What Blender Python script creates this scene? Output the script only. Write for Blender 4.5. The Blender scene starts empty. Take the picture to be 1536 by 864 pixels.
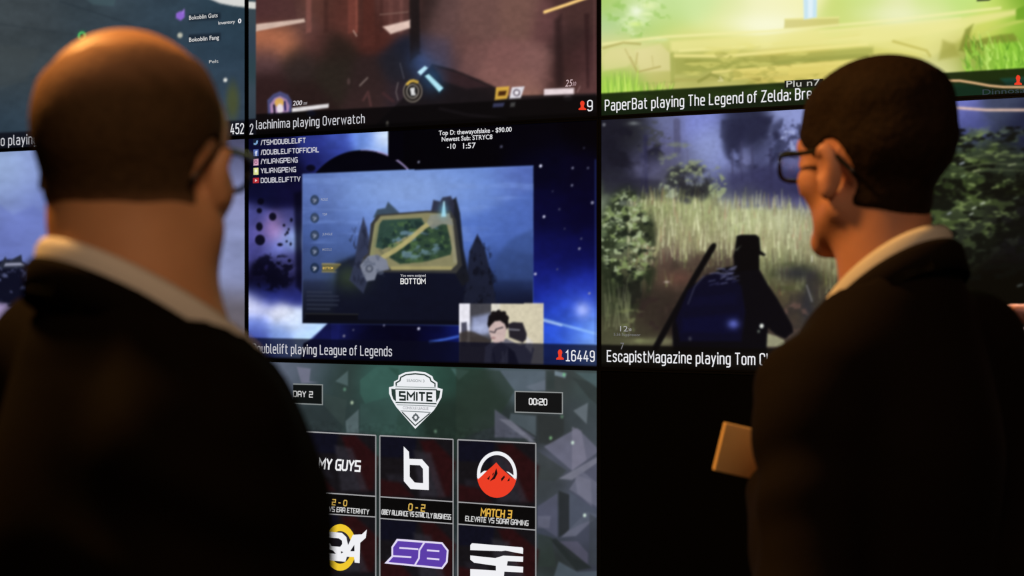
import bpy, bmesh, math, random
import numpy as np
from mathutils import Vector, Matrix
from mathutils.geometry import tessellate_polygon

# ------------------------------------------------------------------ scene, camera, light
scn = bpy.context.scene
COL = scn.collection
scn.view_settings.view_transform = 'Standard'
scn.view_settings.look = 'None'
scn.view_settings.gamma = 1.0
scn.view_settings.use_curve_mapping = False
scn.view_settings.exposure = 0.0

CAM_H = 1.52
FPX = 2617.0                       # focal length for a 1536 px wide frame
cam_d = bpy.data.cameras.new('camera')
cam_d.sensor_width = 36.0
cam_d.lens = 36.0 * FPX / 1536.0
cam_d.clip_start = 0.05
cam_d.clip_end = 60
cam_d.dof.use_dof = True
cam_d.dof.focus_distance = 4.95
cam_d.dof.aperture_fstop = 5.6
cam_o = bpy.data.objects.new('camera', cam_d)
COL.objects.link(cam_o)
cam_o.location = (0, 0, CAM_H)
cam_o.rotation_euler = (math.radians(90), 0, 0)
scn.camera = cam_o

world = bpy.data.worlds.new('dim_hall')
scn.world = world
world.use_nodes = True
world.node_tree.nodes['Background'].inputs[0].default_value = (1.0, 0.62, 0.34, 1)
world.node_tree.nodes['Background'].inputs[1].default_value = 0.006


def area_light(name, loc, aim, size, power, color):
    d = bpy.data.lights.new(name, 'AREA')
    d.shape = 'DISK'
    d.size = size
    d.energy = power
    d.color = color
    o = bpy.data.objects.new(name, d)
    COL.objects.link(o)
    o.location = loc
    o.rotation_euler = (Vector(aim) - Vector(loc)).to_track_quat('-Z', 'Y').to_euler()
    return o


area_light('ceiling_lamp', (-1.3, 2.2, 3.3), (-0.35, 1.5, 1.6), 0.35, 78.0, (1.0, 0.50, 0.14))
area_light('hall_lamp', (0.35, -0.3, 2.8), (0.0, 1.9, 1.45), 0.9, 17.0, (1.0, 0.66, 0.42))
sd = bpy.data.lights.new('hand_spot', 'SPOT')  # spot added to brighten the raised hand, cone narrow to spare the shoulder
sd.energy, sd.color, sd.spot_size, sd.spot_blend, sd.shadow_soft_size = 260.0, (1.0, 0.86, 0.76), math.radians(24), 0.6, 0.05
so = bpy.data.objects.new('hand_spot', sd)
COL.objects.link(so)
so.location = (1.15, 3.15, 3.5)
so.rotation_euler = (Vector((0.95, 2.92, 1.45)) - Vector(so.location)).to_track_quat('-Z', 'Y').to_euler()

# ------------------------------------------------------------------ wall survey
# the display wall stands oblique to the viewer; s runs along it to the right, t up from eye level
SX, SY = -0.8154, 5.368
DX, DY = 0.8686, -0.4956
WALL_YAW = math.atan2(DY, DX)
PW, PH = 1.2135, 0.6845            # one display, bezel included
T_MID = 0.4642                     # joint between the first and second row, above eye level


def chart(x, y):
    """wall coordinates (s, t) of a surveyed point of the photograph"""
    u = (x - 768.0) / FPX
    s = (u * SY - SX) / (DX - DY * u)
    d = SY + DY * s
    return s, (432.0 - y) / FPX * d


def unchart(s, t):
    d = SY + DY * s
    return 768.0 + FPX * (SX + DX * s) / d, 432.0 - FPX * t / d


# ------------------------------------------------------------------ materials
def nodes_of(m):
    m.use_nodes = True
    return m.node_tree.nodes, m.node_tree.links


def plain(name, rgb, rough=0.6, spec=0.3, noise=0.0, scale=40.0, bump=0.0, sheen=0.0, sss=0.0):
    m = bpy.data.materials.new(name)
    n, l = nodes_of(m)
    b = n['Principled BSDF']
    b.inputs['Base Color'].default_value = (*rgb, 1)
    b.inputs['Roughness'].default_value = rough
    b.inputs['Specular IOR Level'].default_value = spec
    if sheen:
        b.inputs['Sheen Weight'].default_value = sheen
    if sss:
        b.inputs['Subsurface Weight'].default_value = sss
        b.inputs['Subsurface Radius'].default_value = (0.012, 0.005, 0.003)
        b.inputs['Subsurface Scale'].default_value = 0.6
    if noise or bump:
        tc = n.new('ShaderNodeTexCoord')
        nz = n.new('ShaderNodeTexNoise')
        nz.inputs['Scale'].default_value = scale
        nz.inputs['Detail'].default_value = 4
        l.new(tc.outputs['Object'], nz.inputs['Vector'])
        if noise:
            mx = n.new('ShaderNodeMix')
            mx.data_type = 'RGBA'
            mx.inputs[6].default_value = (*[c * (1 - noise) for c in rgb], 1)
            mx.inputs[7].default_value = (*[min(1, c * (1 + noise)) for c in rgb], 1)
            l.new(nz.outputs['Fac'], mx.inputs[0])
            l.new(mx.outputs[2], b.inputs['Base Color'])
        if bump:
            bp = n.new('ShaderNodeBump')
            bp.inputs['Strength'].default_value = bump
            bp.inputs['Distance'].default_value = 0.004
            l.new(nz.outputs['Fac'], bp.inputs['Height'])
            l.new(bp.outputs['Normal'], b.inputs['Normal'])
    return m


def screen_material():
    m = bpy.data.materials.new('screen_image')
    n, l = nodes_of(m)
    b = n['Principled BSDF']
    b.inputs['Base Color'].default_value = (0.004, 0.004, 0.005, 1)
    b.inputs['Roughness'].default_value = 0.55
    b.inputs['Specular IOR Level'].default_value = 0.05
    a = n.new('ShaderNodeAttribute')
    a.attribute_name = 'pixel'
    l.new(a.outputs['Color'], b.inputs['Emission Color'])
    b.inputs['Emission Strength'].default_value = 1.0
    return m


M_SCREEN = screen_material()
M_BEZEL = plain('black_bezel', (0.004, 0.004, 0.004), 0.6, 0.1)
M_OFF = plain('dark_screen', (0.003, 0.003, 0.003), 0.6, 0.04)
M_WALL = plain('black_wall', (0.006, 0.006, 0.006), 0.9, 0.05, 0.3, 20)
M_FLOOR = plain('dark_carpet', (0.02, 0.016, 0.012), 0.95, 0.05, 0.4, 120, 0.3)
M_SKIN_A = plain('warm_skin', (0.58, 0.29, 0.145), 0.5, 0.3, 0.12, 30, 0.05, 0, 0.15)
M_SKIN_B = plain('fair_skin', (0.52, 0.24, 0.15), 0.5, 0.3, 0.10, 30, 0.05, 0, 0.15)
M_HAIR_A = plain('cropped_brown_hair', (0.060, 0.034, 0.015), 0.8, 0.08, 0.5, 160, 0.4)


def thin_out(m, scalp):
    """show the scalp between the hairs where the hair is thin"""
    n, l = nodes_of(m)
    b = n['Principled BSDF']
    src = b.inputs['Base Color'].links[0].from_socket
    a = n.new('ShaderNodeAttribute')
    a.attribute_name = 'hair_cover'
    mx = n.new('ShaderNodeMix')
    mx.data_type = 'RGBA'
    mx.inputs[6].default_value = (*scalp, 1)
    l.new(a.outputs['Fac'], mx.inputs[0])
    l.new(src, mx.inputs[7])
    l.new(mx.outputs[2], b.inputs['Base Color'])


thin_out(M_HAIR_A, (0.34, 0.175, 0.095))
M_HAIR_B = plain('dark_brown_hair', (0.014, 0.0075, 0.0035), 0.8, 0.08, 0.6, 120, 0.6)
M_SUIT_A = plain('charcoal_brown_wool', (0.0052, 0.0034, 0.0019), 0.9, 0.03, 0.25, 300, 0.15)
M_SUIT_B = plain('black_brown_wool', (0.0065, 0.0038, 0.0022), 0.9, 0.1, 0.25, 300, 0.15)
M_SHIRT = plain('white_cotton', (0.62, 0.58, 0.52), 0.8, 0.2, 0.06, 200, 0.1)
M_LAV = plain('lavender_cotton', (0.40, 0.42, 0.62), 0.8, 0.2, 0.06, 200, 0.1)
M_TROU = plain('dark_trousers', (0.012, 0.011, 0.012), 0.9, 0.1, 0.2, 300)
M_SHOE = plain('black_leather', (0.01, 0.009, 0.008), 0.35, 0.4, 0.2, 60)
M_SPECS = plain('black_acetate', (0.008, 0.007, 0.006), 0.3, 0.4)
M_KRAFT = plain('kraft_card', (0.74, 0.48, 0.20), 0.8, 0.2, 0.08, 60)
M_PAPER = plain('cream_pages', (0.60, 0.46, 0.30), 0.8, 0.2, 0.1, 200)


def glass_material():
    m = bpy.data.materials.new('spectacle_glass')
    n, l = nodes_of(m)
    out = n['Material Output']
    n.remove(n['Principled BSDF'])
    tr = n.new('ShaderNodeBsdfTransparent')
    tr.inputs[0].default_value = (0.93, 0.95, 0.97, 1)
    gl = n.new('ShaderNodeBsdfGlossy')
    gl.inputs['Roughness'].default_value = 0.03
    lw = n.new('ShaderNodeFresnel')
    lw.inputs[0].default_value = 1.5
    mx = n.new('ShaderNodeMixShader')
    l.new(lw.outputs[0], mx.inputs[0])
    l.new(tr.outputs[0], mx.inputs[1])
    l.new(gl.outputs[0], mx.inputs[2])
    l.new(mx.outputs[0], out.inputs[0])
    return m


M_GLASS = glass_material()


# ------------------------------------------------------------------ object helpers
def mesh_obj(name, verts, faces, mat, parent=None, smooth=False):
    me = bpy.data.meshes.new(name)
    me.from_pydata([tuple(v) for v in verts], [], [tuple(int(i) for i in f) for f in faces])
    me.update()
    me.materials.append(mat)
    if smooth:
        me.polygons.foreach_set('use_smooth', [True] * len(me.polygons))
    o = bpy.data.objects.new(name, me)
    COL.objects.link(o)
    if parent is not None:
        o.parent = parent
    return o


def bm_obj(name, bm, mat, parent=None, smooth=False):
    me = bpy.data.meshes.new(name)
    bm.to_mesh(me)
    bm.free()
    me.materials.append(mat)
    if smooth:
        me.polygons.foreach_set('use_smooth', [True] * len(me.polygons))
    o = bpy.data.objects.new(name, me)
    COL.objects.link(o)
    if parent is not None:
        o.parent = parent
    return o


def add_box(bm, x0, x1, y0, y1, z0, z1, bevel=0.0):
    r = bmesh.ops.create_cube(bm, size=1.0)
    for v in r['verts']:
        v.co = Vector(((x0 + x1) / 2 + v.co.x * (x1 - x0), (y0 + y1) / 2 + v.co.y * (y1 - y0), (z0 + z1) / 2 + v.co.z * (z1 - z0)))
    if bevel:
        es = list({e for v in r['verts'] for e in v.link_edges})
        bmesh.ops.bevel(bm, geom=es, offset=bevel, segments=2, affect='EDGES', profile=0.5)


def tag(o, label, cat, group=None, kind=None):
    o['label'] = label
    o['category'] = cat
    if group:
        o['group'] = group
    if kind:
        o['kind'] = kind


def structure(o):
    o['kind'] = 'structure'
    return o


# ------------------------------------------------------------------ room shell
bm = bmesh.new()
add_box(bm, -9, 9, -4, 12, -0.1, 0.0)
structure(bm_obj('floor', bm, M_FLOOR))
bm = bmesh.new()
add_box(bm, -8.0, 8.0, 0.075, 0.25, 0.0, 4.0)
w = structure(bm_obj('wall_back', bm, M_WALL))
w.location = (SX, SY, 0)
w.rotation_euler = (0, 0, WALL_YAW)


# ------------------------------------------------------------------ picture painting on a display
def srgb(c):
    c = np.asarray(c, dtype=np.float64) / 255.0
    c = np.clip(c, 0, 1)
    return np.where(c <= 0.04045, c / 12.92, ((c + 0.055) / 1.055) ** 2.4)


def vnoise(X, Y, sx, sy, seed, octaves=3):
    rng = np.random.RandomState(seed)
    out = np.zeros_like(X)
    amp, tot = 1.0, 0.0
    for o in range(octaves):
        L = rng.rand(64, 64)
        fx, fy = X / sx + 17.3 * o, Y / sy + 9.1 * o
        ix, iy = np.floor(fx).astype(int), np.floor(fy).astype(int)
        ux, uy = fx - ix, fy - iy
        ux = ux * ux * (3 - 2 * ux)
        uy = uy * uy * (3 - 2 * uy)
        a = L[ix % 64, iy % 64] * (1 - ux) + L[(ix + 1) % 64, iy % 64] * ux
        b = L[ix % 64, (iy + 1) % 64] * (1 - ux) + L[(ix + 1) % 64, (iy + 1) % 64] * ux
        out += amp * (a * (1 - uy) + b * uy)
        tot += amp
        amp *= 0.5
        sx, sy = sx / 2, sy / 2
    return out / tot


def smooth01(x, a, b):
    t = np.clip((x - a) / (b - a), 0, 1)
    return t * t * (3 - 2 * t)


class Picture:
    """a picture shown by one display, sampled on a regular grid of the panel"""

    def __init__(self, s0, s1, t0, t1, nx, ny):
        self.s = np.linspace(s0, s1, nx)
        self.t = np.linspace(t0, t1, ny)
        S, T = np.meshgrid(self.s, self.t)
        self.X, self.Y = unchart(S, T)
        self.img = np.zeros((ny, nx, 3))
        self.nx, self.ny = nx, ny

    def win(self, x0, y0, x1, y1):
        xs = self.X[0]
        i0, i1 = np.searchsorted(xs, x0), np.searchsorted(xs, x1)
        if i1 <= i0:
            return None
        sub = self.Y[:, i0:i1]
        rows = np.where((sub.max(1) >= y0) & (sub.min(1) <= y1))[0]
        if len(rows) == 0:
            return None
        return slice(rows[0], rows[-1] + 1), slice(i0, i1)

    def put(self, w, alpha, col):
        a = np.clip(alpha, 0, 1)[..., None]
        self.img[w] = self.img[w] * (1 - a) + np.asarray(col, float) * a

    def field(self, pts, sigma, aspect=1.0, region=None, alpha=1.0):
        w = (slice(0, self.ny), slice(0, self.nx))
        if region:
            w = self.win(*region)
            if w is None:
                return
        X, Y = self.X[w], self.Y[w]
        num = np.zeros(X.shape + (3,))
        den = np.zeros(X.shape)
        for p in pts:
            d2 = ((X - p[0]) / aspect) ** 2 + (Y - p[1]) ** 2
            q = d2 / (sigma * sigma)
            g = np.exp(-q / 2) + 0.0012 / (1 + q * q)
            num += g[..., None] * np.asarray(p[2], float)
            den += g
        self.put(w, np.full(X.shape, alpha), num / den[..., None])

    def poly(self, pts, col, soft=1.6, a=1.0):
        P = np.asarray(pts, float)
        m = soft + 1
        w = self.win(P[:, 0].min() - m, P[:, 1].min() - m, P[:, 0].max() + m, P[:, 1].max() + m)
        if w is None:
            return
        X, Y = self.X[w], self.Y[w]
        d2 = np.full(X.shape, 1e18)
        inside = np.zeros(X.shape, bool)
        n = len(P)
        for i in range(n):
            ax, ay = P[i]
            bx, by = P[(i + 1) % n]
            ex, ey = bx - ax, by - ay
            L = ex * ex + ey * ey + 1e-12
            h = np.clip(((X - ax) * ex + (Y - ay) * ey) / L, 0, 1)
            d2 = np.minimum(d2, (X - ax - h * ex) ** 2 + (Y - ay - h * ey) ** 2)
            c = ((ay > Y) != (by > Y)) & (X < ex * (Y - ay) / (ey if abs(ey) > 1e-9 else 1e-9) + ax)
            inside ^= c
        sd = np.sqrt(d2)
        sd[inside] *= -1
        self.put(w, a * smooth01(-sd, -soft / 2, soft / 2), col)

    def line(self, pts, wd, col, soft=1.5, a=1.0, wd2=None):
        P = np.asarray(pts, float)
        m = max(wd, wd2 or 0) / 2 + soft + 1
        w = self.win(P[:, 0].min() - m, P[:, 1].min() - m, P[:, 0].max() + m, P[:, 1].max() + m)
        if w is None:
            return
        X, Y = self.X[w], self.Y[w]
        best = np.full(X.shape, 1e9)
        for i in range(len(P) - 1):
            ax, ay = P[i]
            ex, ey = P[i + 1] - P[i]
            L = ex * ex + ey * ey + 1e-12
            h = np.clip(((X - ax) * ex + (Y - ay) * ey) / L, 0, 1)
            wv = wd / 2 if wd2 is None else (wd + (wd2 - wd) * h) / 2
            best = np.minimum(best, np.hypot(X - ax - h * ex, Y - ay - h * ey) - wv)
        self.put(w, a * smooth01(-best, -soft / 2, soft / 2), col)

    def ell(self, cx, cy, rx, ry, col, soft=1.5, a=1.0):
        w = self.win(cx - rx - soft, cy - ry - soft, cx + rx + soft, cy + ry + soft)
        if w is None:
            return
        k = np.hypot((self.X[w] - cx) / rx, (self.Y[w] - cy) / ry)
        self.put(w, a * smooth01((1 - k) * min(rx, ry), -soft / 2, soft / 2), col)

    def glow(self, cx, cy, rx, ry, col, a=1.0):
        w = self.win(cx - 3 * rx, cy - 3 * ry, cx + 3 * rx, cy + 3 * ry)
        if w is None:
            return
        k = ((self.X[w] - cx) / rx) ** 2 + ((self.Y[w] - cy) / ry) ** 2
        self.put(w, a * np.exp(-k / 2), col)

    def grain(self, sx, sy, amp, seed, region=None, octaves=3):
        w = self.win(*region) if region else (slice(0, self.ny), slice(0, self.nx))
        if w is None:
            return
        n = vnoise(self.X[w], self.Y[w], sx, sy, seed, octaves)
        self.img[w] = np.clip(self.img[w] * (1 + amp * (n - 0.5) * 2)[..., None], 0, 255)

    def clumps(self, region, sx, sy, lo, hi, col, a, seed, mask=None, octaves=3):
        """leafy clumps: noise blobs of one colour inside an elliptical region"""
        x0, y0, x1, y1 = region
        w = self.win(*region)
        if w is None:
            return
        X, Y = self.X[w], self.Y[w]
        k = ((X - (x0 + x1) / 2) / ((x1 - x0) / 2)) ** 2 + ((Y - (y0 + y1) / 2) / ((y1 - y0) / 2)) ** 2
        edge = smooth01(1 - k, 0.0, 0.45) if mask is None else mask(X, Y)
        n = vnoise(X, Y, sx, sy, seed, octaves)
        self.put(w, a * edge * smooth01(n, lo, hi), col)

    def below(self, x0, y0, x1, y1, col, a, soft=2.0):
        """everything under the straight line through two points"""
        L = y0 + (y1 - y0) * (self.X - x0) / (x1 - x0)
        self.put((slice(0, self.ny), slice(0, self.nx)), a * smooth01(self.Y - L, -soft / 2, soft / 2), col)

    def soften(self, n=1):
        """the feed itself is a soft, compressed video"""
        for _ in range(n):
            q = np.pad(self.img, ((1, 1), (1, 1), (0, 0)), 'edge')
            q = (q[:-2] + 2 * q[1:-1] + q[2:]) / 4
            self.img = (q[:, :-2] + 2 * q[:, 1:-1] + q[:, 2:]) / 4

    def mesh(self, name, parent, sc, tb, off):
        nx, ny = self.nx, self.ny
        S, T = np.meshgrid(self.s - sc, self.t - tb)
        co = np.stack([S, np.full_like(S, -off), T], -1).reshape(-1, 3)
        idx = np.arange(nx * ny).reshape(ny, nx)
        q = np.stack([idx[:-1, :-1], idx[:-1, 1:], idx[1:, 1:], idx[1:, :-1]], -1).reshape(-1, 4)
        me = bpy.data.meshes.new(name)
        me.vertices.add(len(co))
        me.vertices.foreach_set('co', co.ravel())
        me.loops.add(q.size)
        me.loops.foreach_set('vertex_index', q.ravel())
        me.polygons.add(len(q))
        me.polygons.foreach_set('loop_start', np.arange(0, q.size, 4))
        me.update(calc_edges=True)
        at = me.attributes.new('pixel', 'FLOAT_COLOR', 'POINT')
        rgba = np.ones((nx * ny, 4))
        rgba[:, :3] = srgb(self.img.reshape(-1, 3))
        at.data.foreach_set('color', rgba.ravel())
        me.materials.append(M_SCREEN)
        o = bpy.data.objects.new(name, me)
        COL.objects.link(o)
        o.parent = parent
        return o


# ------------------------------------------------------------------ crisp shapes and lettering on a display
_font_cache = {}


def glyphs(text, weight=0.0):
    key = (text, weight)
    if key not in _font_cache:
        cu = bpy.data.curves.new('lettering', 'FONT')
        cu.body = text
        cu.resolution_u = 3
        cu.offset = weight
        o = bpy.data.objects.new('lettering', cu)
        COL.objects.link(o)
        bpy.context.view_layer.update()
        dg = bpy.context.evaluated_depsgraph_get()
        me = bpy.data.meshes.new_from_object(o.evaluated_get(dg))
        v = np.empty(len(me.vertices) * 3)
        me.vertices.foreach_get('co', v)
        f = [tuple(p.vertices) for p in me.polygons]
        bpy.data.objects.remove(o)
        bpy.data.curves.remove(cu)
        bpy.data.meshes.remove(me)
        _font_cache[key] = (v.reshape(-1, 3), f)
    return _font_cache[key]


CAP = None

# ------------------------------------------------------------------ two stroke alphabets (cap height 1)
def _arc(cx, cy, rx, ry, a0, a1, n=5):
    return [(cx + rx * math.cos(math.radians(a0 + (a1 - a0) * i / n)), cy + ry * math.sin(math.radians(a0 + (a1 - a0) * i / n))) for i in range(n + 1)]


def _loop(x0, y0, x1, y1, r=0.15):
    return _arc(x1 - r, y1 - r, r, r, 0, 90) + _arc(x0 + r, y1 - r, r, r, 90, 180) + _arc(x0 + r, y0 + r, r, r, 180, 270) + _arc(x1 - r, y0 + r, r, r, 270, 360) + [(x1, y1 - r)]


def narrow_alphabet():
    w, X, r, W = 0.36, 0.72, 0.15, 0.42
    L = _loop(0, 0, w, X)
    arch = [(0, 0.45)] + _arc(r, X - r, r, r, 180, 90) + _arc(w - r, X - r, r, r, 90, 0) + [(w, 0)]
    G = {
        'o': (w, [L]), 'b': (w, [L, [(0, 0), (0, 1)]]), 'd': (w, [L, [(w, 0), (w, 1)]]), 'p': (w, [L, [(0, -0.26), (0, X)]]),
        'g': (w, [L, [(w, X), (w, -0.11)] + _arc(w - r, -0.11, r, r, 0, -90) + [(0.04, -0.26)]]),
        'a': (w, [[(0.03, X - 0.05)] + _arc(r, X - r, r, r, 110, 90, 2) + _arc(w - r, X - r, r, r, 90, 0) + [(w, 0)], [(w, 0.42)] + _arc(0.13, 0.29, 0.13, 0.13, 90, 180) + _arc(0.13, 0.13, 0.13, 0.13, 180, 270) + [(w - 0.1, 0.0), (w, 0.10)]]),
        'c': (w * 0.94, [[(w * 0.94, 0.54)] + _arc(w * 0.94 - r, X - r, r, r, 0, 90) + _arc(r, X - r, r, r, 90, 180) + _arc(r, r, r, r, 180, 270) + _arc(w * 0.94 - r, r, r, r, 270, 360) + [(w * 0.94, 0.2)]]),
        'e': (w, [[(0, 0.37), (w, 0.37), (w, X - r)] + _arc(w - r, X - r, r, r, 0, 90) + _arc(r, X - r, r, r, 90, 180) + _arc(r, r, r, r, 180, 270) + [(w - 0.02, 0)]]),
        'h': (w, [[(0, 0), (0, 1)], arch]), 'n': (w, [[(0, 0), (0, X)], arch]), 'm': (0.62, [[(0, 0), (0, X)], [(x * 0.31 / w, y) for x, y in arch], [(0.31 + x * 0.31 / w, y) for x, y in arch]]),
        'u': (w, [[(w - x, X - y) for x, y in arch], [(w, 0), (w, X)]]), 'r': (0.24, [[(0, 0), (0, X)], [(0, 0.45)] + _arc(r, X - r, r, r, 180, 90) + [(0.24, X)]]),
        'i': (0.0, [[(0, 0), (0, X)], [(0, 0.9), (0, 1.02)]]), 'l': (0.10, [[(0, 1), (0, 0.11)] + _arc(0.11, 0.11, 0.11, 0.11, 180, 270, 3)]),
        't': (0.27, [[(0.08, 0.95), (0.08, 0.13)] + _arc(0.21, 0.13, 0.13, 0.13, 180, 270, 3) + [(0.27, 0)], [(0, X), (0.26, X)]]),
        'f': (0.25, [[(0.25, 1)] + _arc(0.21, 0.87, 0.13, 0.13, 90, 180, 3) + [(0.08, 0)], [(0, X), (0.24, X)]]),
        's': (0.33, [[(0.32, X - 0.12)] + _arc(0.20, X - 0.12, 0.12, 0.12, 20, 90, 3) + _arc(0.13, X - 0.17, 0.13, 0.17, 90, 220) + [(0.24, 0.35)] + _arc(0.20, 0.18, 0.13, 0.18, 60, -90) + _arc(0.12, 0.12, 0.12, 0.12, 270, 190, 3)]),
        'v': (w, [[(0, X), (w / 2, 0), (w, X)]]), 'w': (0.60, [[(0, X), (0.15, 0), (0.30, X * 0.9), (0.45, 0), (0.60, X)]]),
        'y': (w, [[(0, X), (w / 2, 0.02)], [(w, X), (w / 2 - 0.10, -0.26)]]), 'z': (0.33, [[(0, X), (0.33, X), (0, 0), (0.33, 0)]]),
        'B': (W, [[(0, 0), (0, 1), (W - r, 1)] + _arc(W - r, 0.77, r, 0.23, 90, -90) + [(0, 0.54)], [(W - r, 0.54)] + _arc(W - r, 0.27, r, 0.27, 90, -90) + [(0, 0)]]),
        'C': (W, [[(W, 0.76)] + _arc(W - r, 1 - r, r, r, 0, 90) + _arc(r, 1 - r, r, r, 90, 180) + _arc(r, r, r, r, 180, 270) + _arc(W - r, r, r, r, 270, 360) + [(W, 0.24)]]),
        'D': (W, [[(0, 0), (0, 1), (W - 0.2, 1)] + _arc(W - 0.2, 0.8, 0.2, 0.2, 90, 0) + _arc(W - 0.2, 0.2, 0.2, 0.2, 0, -90) + [(0, 0)]]),
        'E': (0.38, [[(0.38, 1), (0, 1), (0, 0), (0.38, 0)], [(0, 0.52), (0.34, 0.52)]]), 'L': (0.36, [[(0, 1), (0, 0), (0.36, 0)]]),
        'M': (0.54, [[(0, 0), (0, 1), (0.27, 0.36), (0.54, 1), (0.54, 0)]]), 'O': (W, [_loop(0, 0, W, 1, 0.18)]),
        'P': (W, [[(0, 0), (0, 1), (W - r, 1)] + _arc(W - r, 0.72, r, 0.28, 90, -90) + [(0, 0.44)]]), 'T': (0.42, [[(0, 1), (0.42, 1)], [(0.21, 1), (0.21, 0)]]),
        'Z': (W, [[(0, 1), (W, 1), (0, 0), (W, 0)]]), ':': (0.0, [[(0, 0.02), (0, 0.14)], [(0, 0.58), (0, 0.70)]]),
        '0': (W, [_loop(0, 0, W, 1, 0.18)]), '1': (0.40, [[(0.02, 0.80), (0.21, 1), (0.21, 0)], [(0.02, 0), (0.40, 0)]]),
        '2': (W, [[(0, 0.76)] + _arc(W / 2, 0.77, W / 2, 0.23, 180, -20, 8) + [(0, 0), (W, 0)]]),
        '4': (W + 0.04, [[(0.24, 1), (0, 0.24), (W + 0.04, 0.24)], [(0.32, 0.56), (0.32, 0)]]),
        '5': (W, [[(W - 0.02, 1), (0.04, 1), (0.02, 0.54), (W - 0.18, 0.60)] + _arc(W - 0.18, 0.42, 0.18, 0.18, 90, 0) + _arc(W - 0.18, 0.18, 0.18, 0.18, 0, -90) + [(0.1, 0), (0, 0.1)]]),
        '6': (W, [_loop(0, 0, W, 0.60, 0.18), [(0, 0.3), (0, 0.78)] + _arc(0.18, 0.82, 0.18, 0.18, 180, 90) + [(W - 0.1, 1), (W - 0.02, 0.88)]]),
        '9': (W, [_loop(0, 0.40, W, 1, 0.18), [(W, 0.7), (W, 0.22)] + _arc(W - 0.18, 0.18, 0.18, 0.18, 0, -90) + [(0.1, 0), (0.02, 0.12)]]),
    }
    return G


def block_alphabet():
    w, c = 0.62, 0.14
    ring_ = [(c, 0), (w - c, 0), (w, c), (w, 1 - c), (w - c, 1), (c, 1), (0, 1 - c), (0, c), (c, 0)]
    return {
        'A': (w, [[(0, 0), (0, 1 - c), (c, 1), (w - c, 1), (w, 1 - c), (w, 0)], [(0, 0.42), (w, 0.42)]]), 'B': (w, [[(0, 0), (0, 1), (w - c, 1), (w, 1 - c), (w - 0.08, 0.52), (w, c + 0.1), (w, c), (w - c, 0), (0, 0)], [(0, 0.52), (w - 0.08, 0.52)]]),
        'C': (w, [[(w, 1), (c, 1), (0, 1 - c), (0, c), (c, 0), (w, 0)]]), 'D': (w, [[(0, 0), (0, 1), (w - c, 1), (w, 1 - c), (w, c), (w - c, 0), (0, 0)]]), 'E': (w * 0.9, [[(w * 0.9, 1), (0, 1), (0, 0), (w * 0.9, 0)], [(0, 0.5), (w * 0.8, 0.5)]]),
        'F': (w * 0.88, [[(w * 0.88, 1), (0, 1), (0, 0)], [(0, 0.5), (w * 0.8, 0.5)]]), 'G': (w, [[(w, 1), (c, 1), (0, 1 - c), (0, c), (c, 0), (w, 0), (w, 0.48), (w * 0.55, 0.48)]]), 'H': (w, [[(0, 0), (0, 1)], [(w, 0), (w, 1)], [(0, 0.5), (w, 0.5)]]),
        'I': (0.0, [[(0, 0), (0, 1)]]), 'J': (w * 0.8, [[(w * 0.8, 1), (w * 0.8, c), (w * 0.8 - c, 0), (0, 0)]]), 'K': (w, [[(0, 0), (0, 1)], [(w, 1), (0.05, 0.48), (w, 0)]]), 'L': (w * 0.85, [[(0, 1), (0, 0), (w * 0.85, 0)]]),
        'M': (0.80, [[(0, 0), (0, 1), (0.40, 0.42), (0.80, 1), (0.80, 0)]]), 'N': (w, [[(0, 0), (0, 1), (w, 0), (w, 1)]]), 'O': (w, [ring_]), 'P': (w, [[(0, 0), (0, 1), (w, 1), (w, 0.42), (0, 0.42)]]), 'Q': (w, [ring_, [(w * 0.6, 0.25), (w, -0.05)]]),
        'R': (w, [[(0, 0), (0, 1), (w, 1), (w, 0.44), (0, 0.44)], [(w * 0.45, 0.44), (w, 0)]]), 'S': (w, [[(w, 1), (0, 1), (0, 0.52), (w, 0.48), (w, 0), (0, 0)]]), 'T': (w, [[(0, 1), (w, 1)], [(w / 2, 1), (w / 2, 0)]]),
        'U': (w, [[(0, 1), (0, c), (c, 0), (w - c, 0), (w, c), (w, 1)]]), 'V': (w, [[(0, 1), (w / 2, 0), (w, 1)]]), 'W': (0.9, [[(0, 1), (0.2, 0), (0.45, 0.7), (0.7, 0), (0.9, 1)]]), 'X': (w, [[(0, 0), (w, 1)], [(0, 1), (w, 0)]]),
        'Y': (w, [[(0, 1), (w / 2, 0.46), (w, 1)], [(w / 2, 0.46), (w / 2, 0)]]), 'Z': (w, [[(0, 1), (w, 1), (0, 0), (w, 0)]]),
        '0': (w, [ring_]), '2': (w, [[(0, 1), (w, 1), (w, 0.5), (0, 0.5), (0, 0), (w, 0)]]), '3': (w, [[(0, 1), (w, 1), (w, 0), (0, 0)], [(0.1, 0.5), (w, 0.5)]]), ':': (0.16, [[(0.08, 0.12), (0.08, 0.30)], [(0.08, 0.64), (0.08, 0.82)]]),
        '-': (0.34, [[(0, 0.46), (0.34, 0.46)]]), '/': (0.3, [[(0, -0.05), (0.3, 1.05)]]),
    }


NARROW, BLOCK = narrow_alphabet(), block_alphabet()


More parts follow.
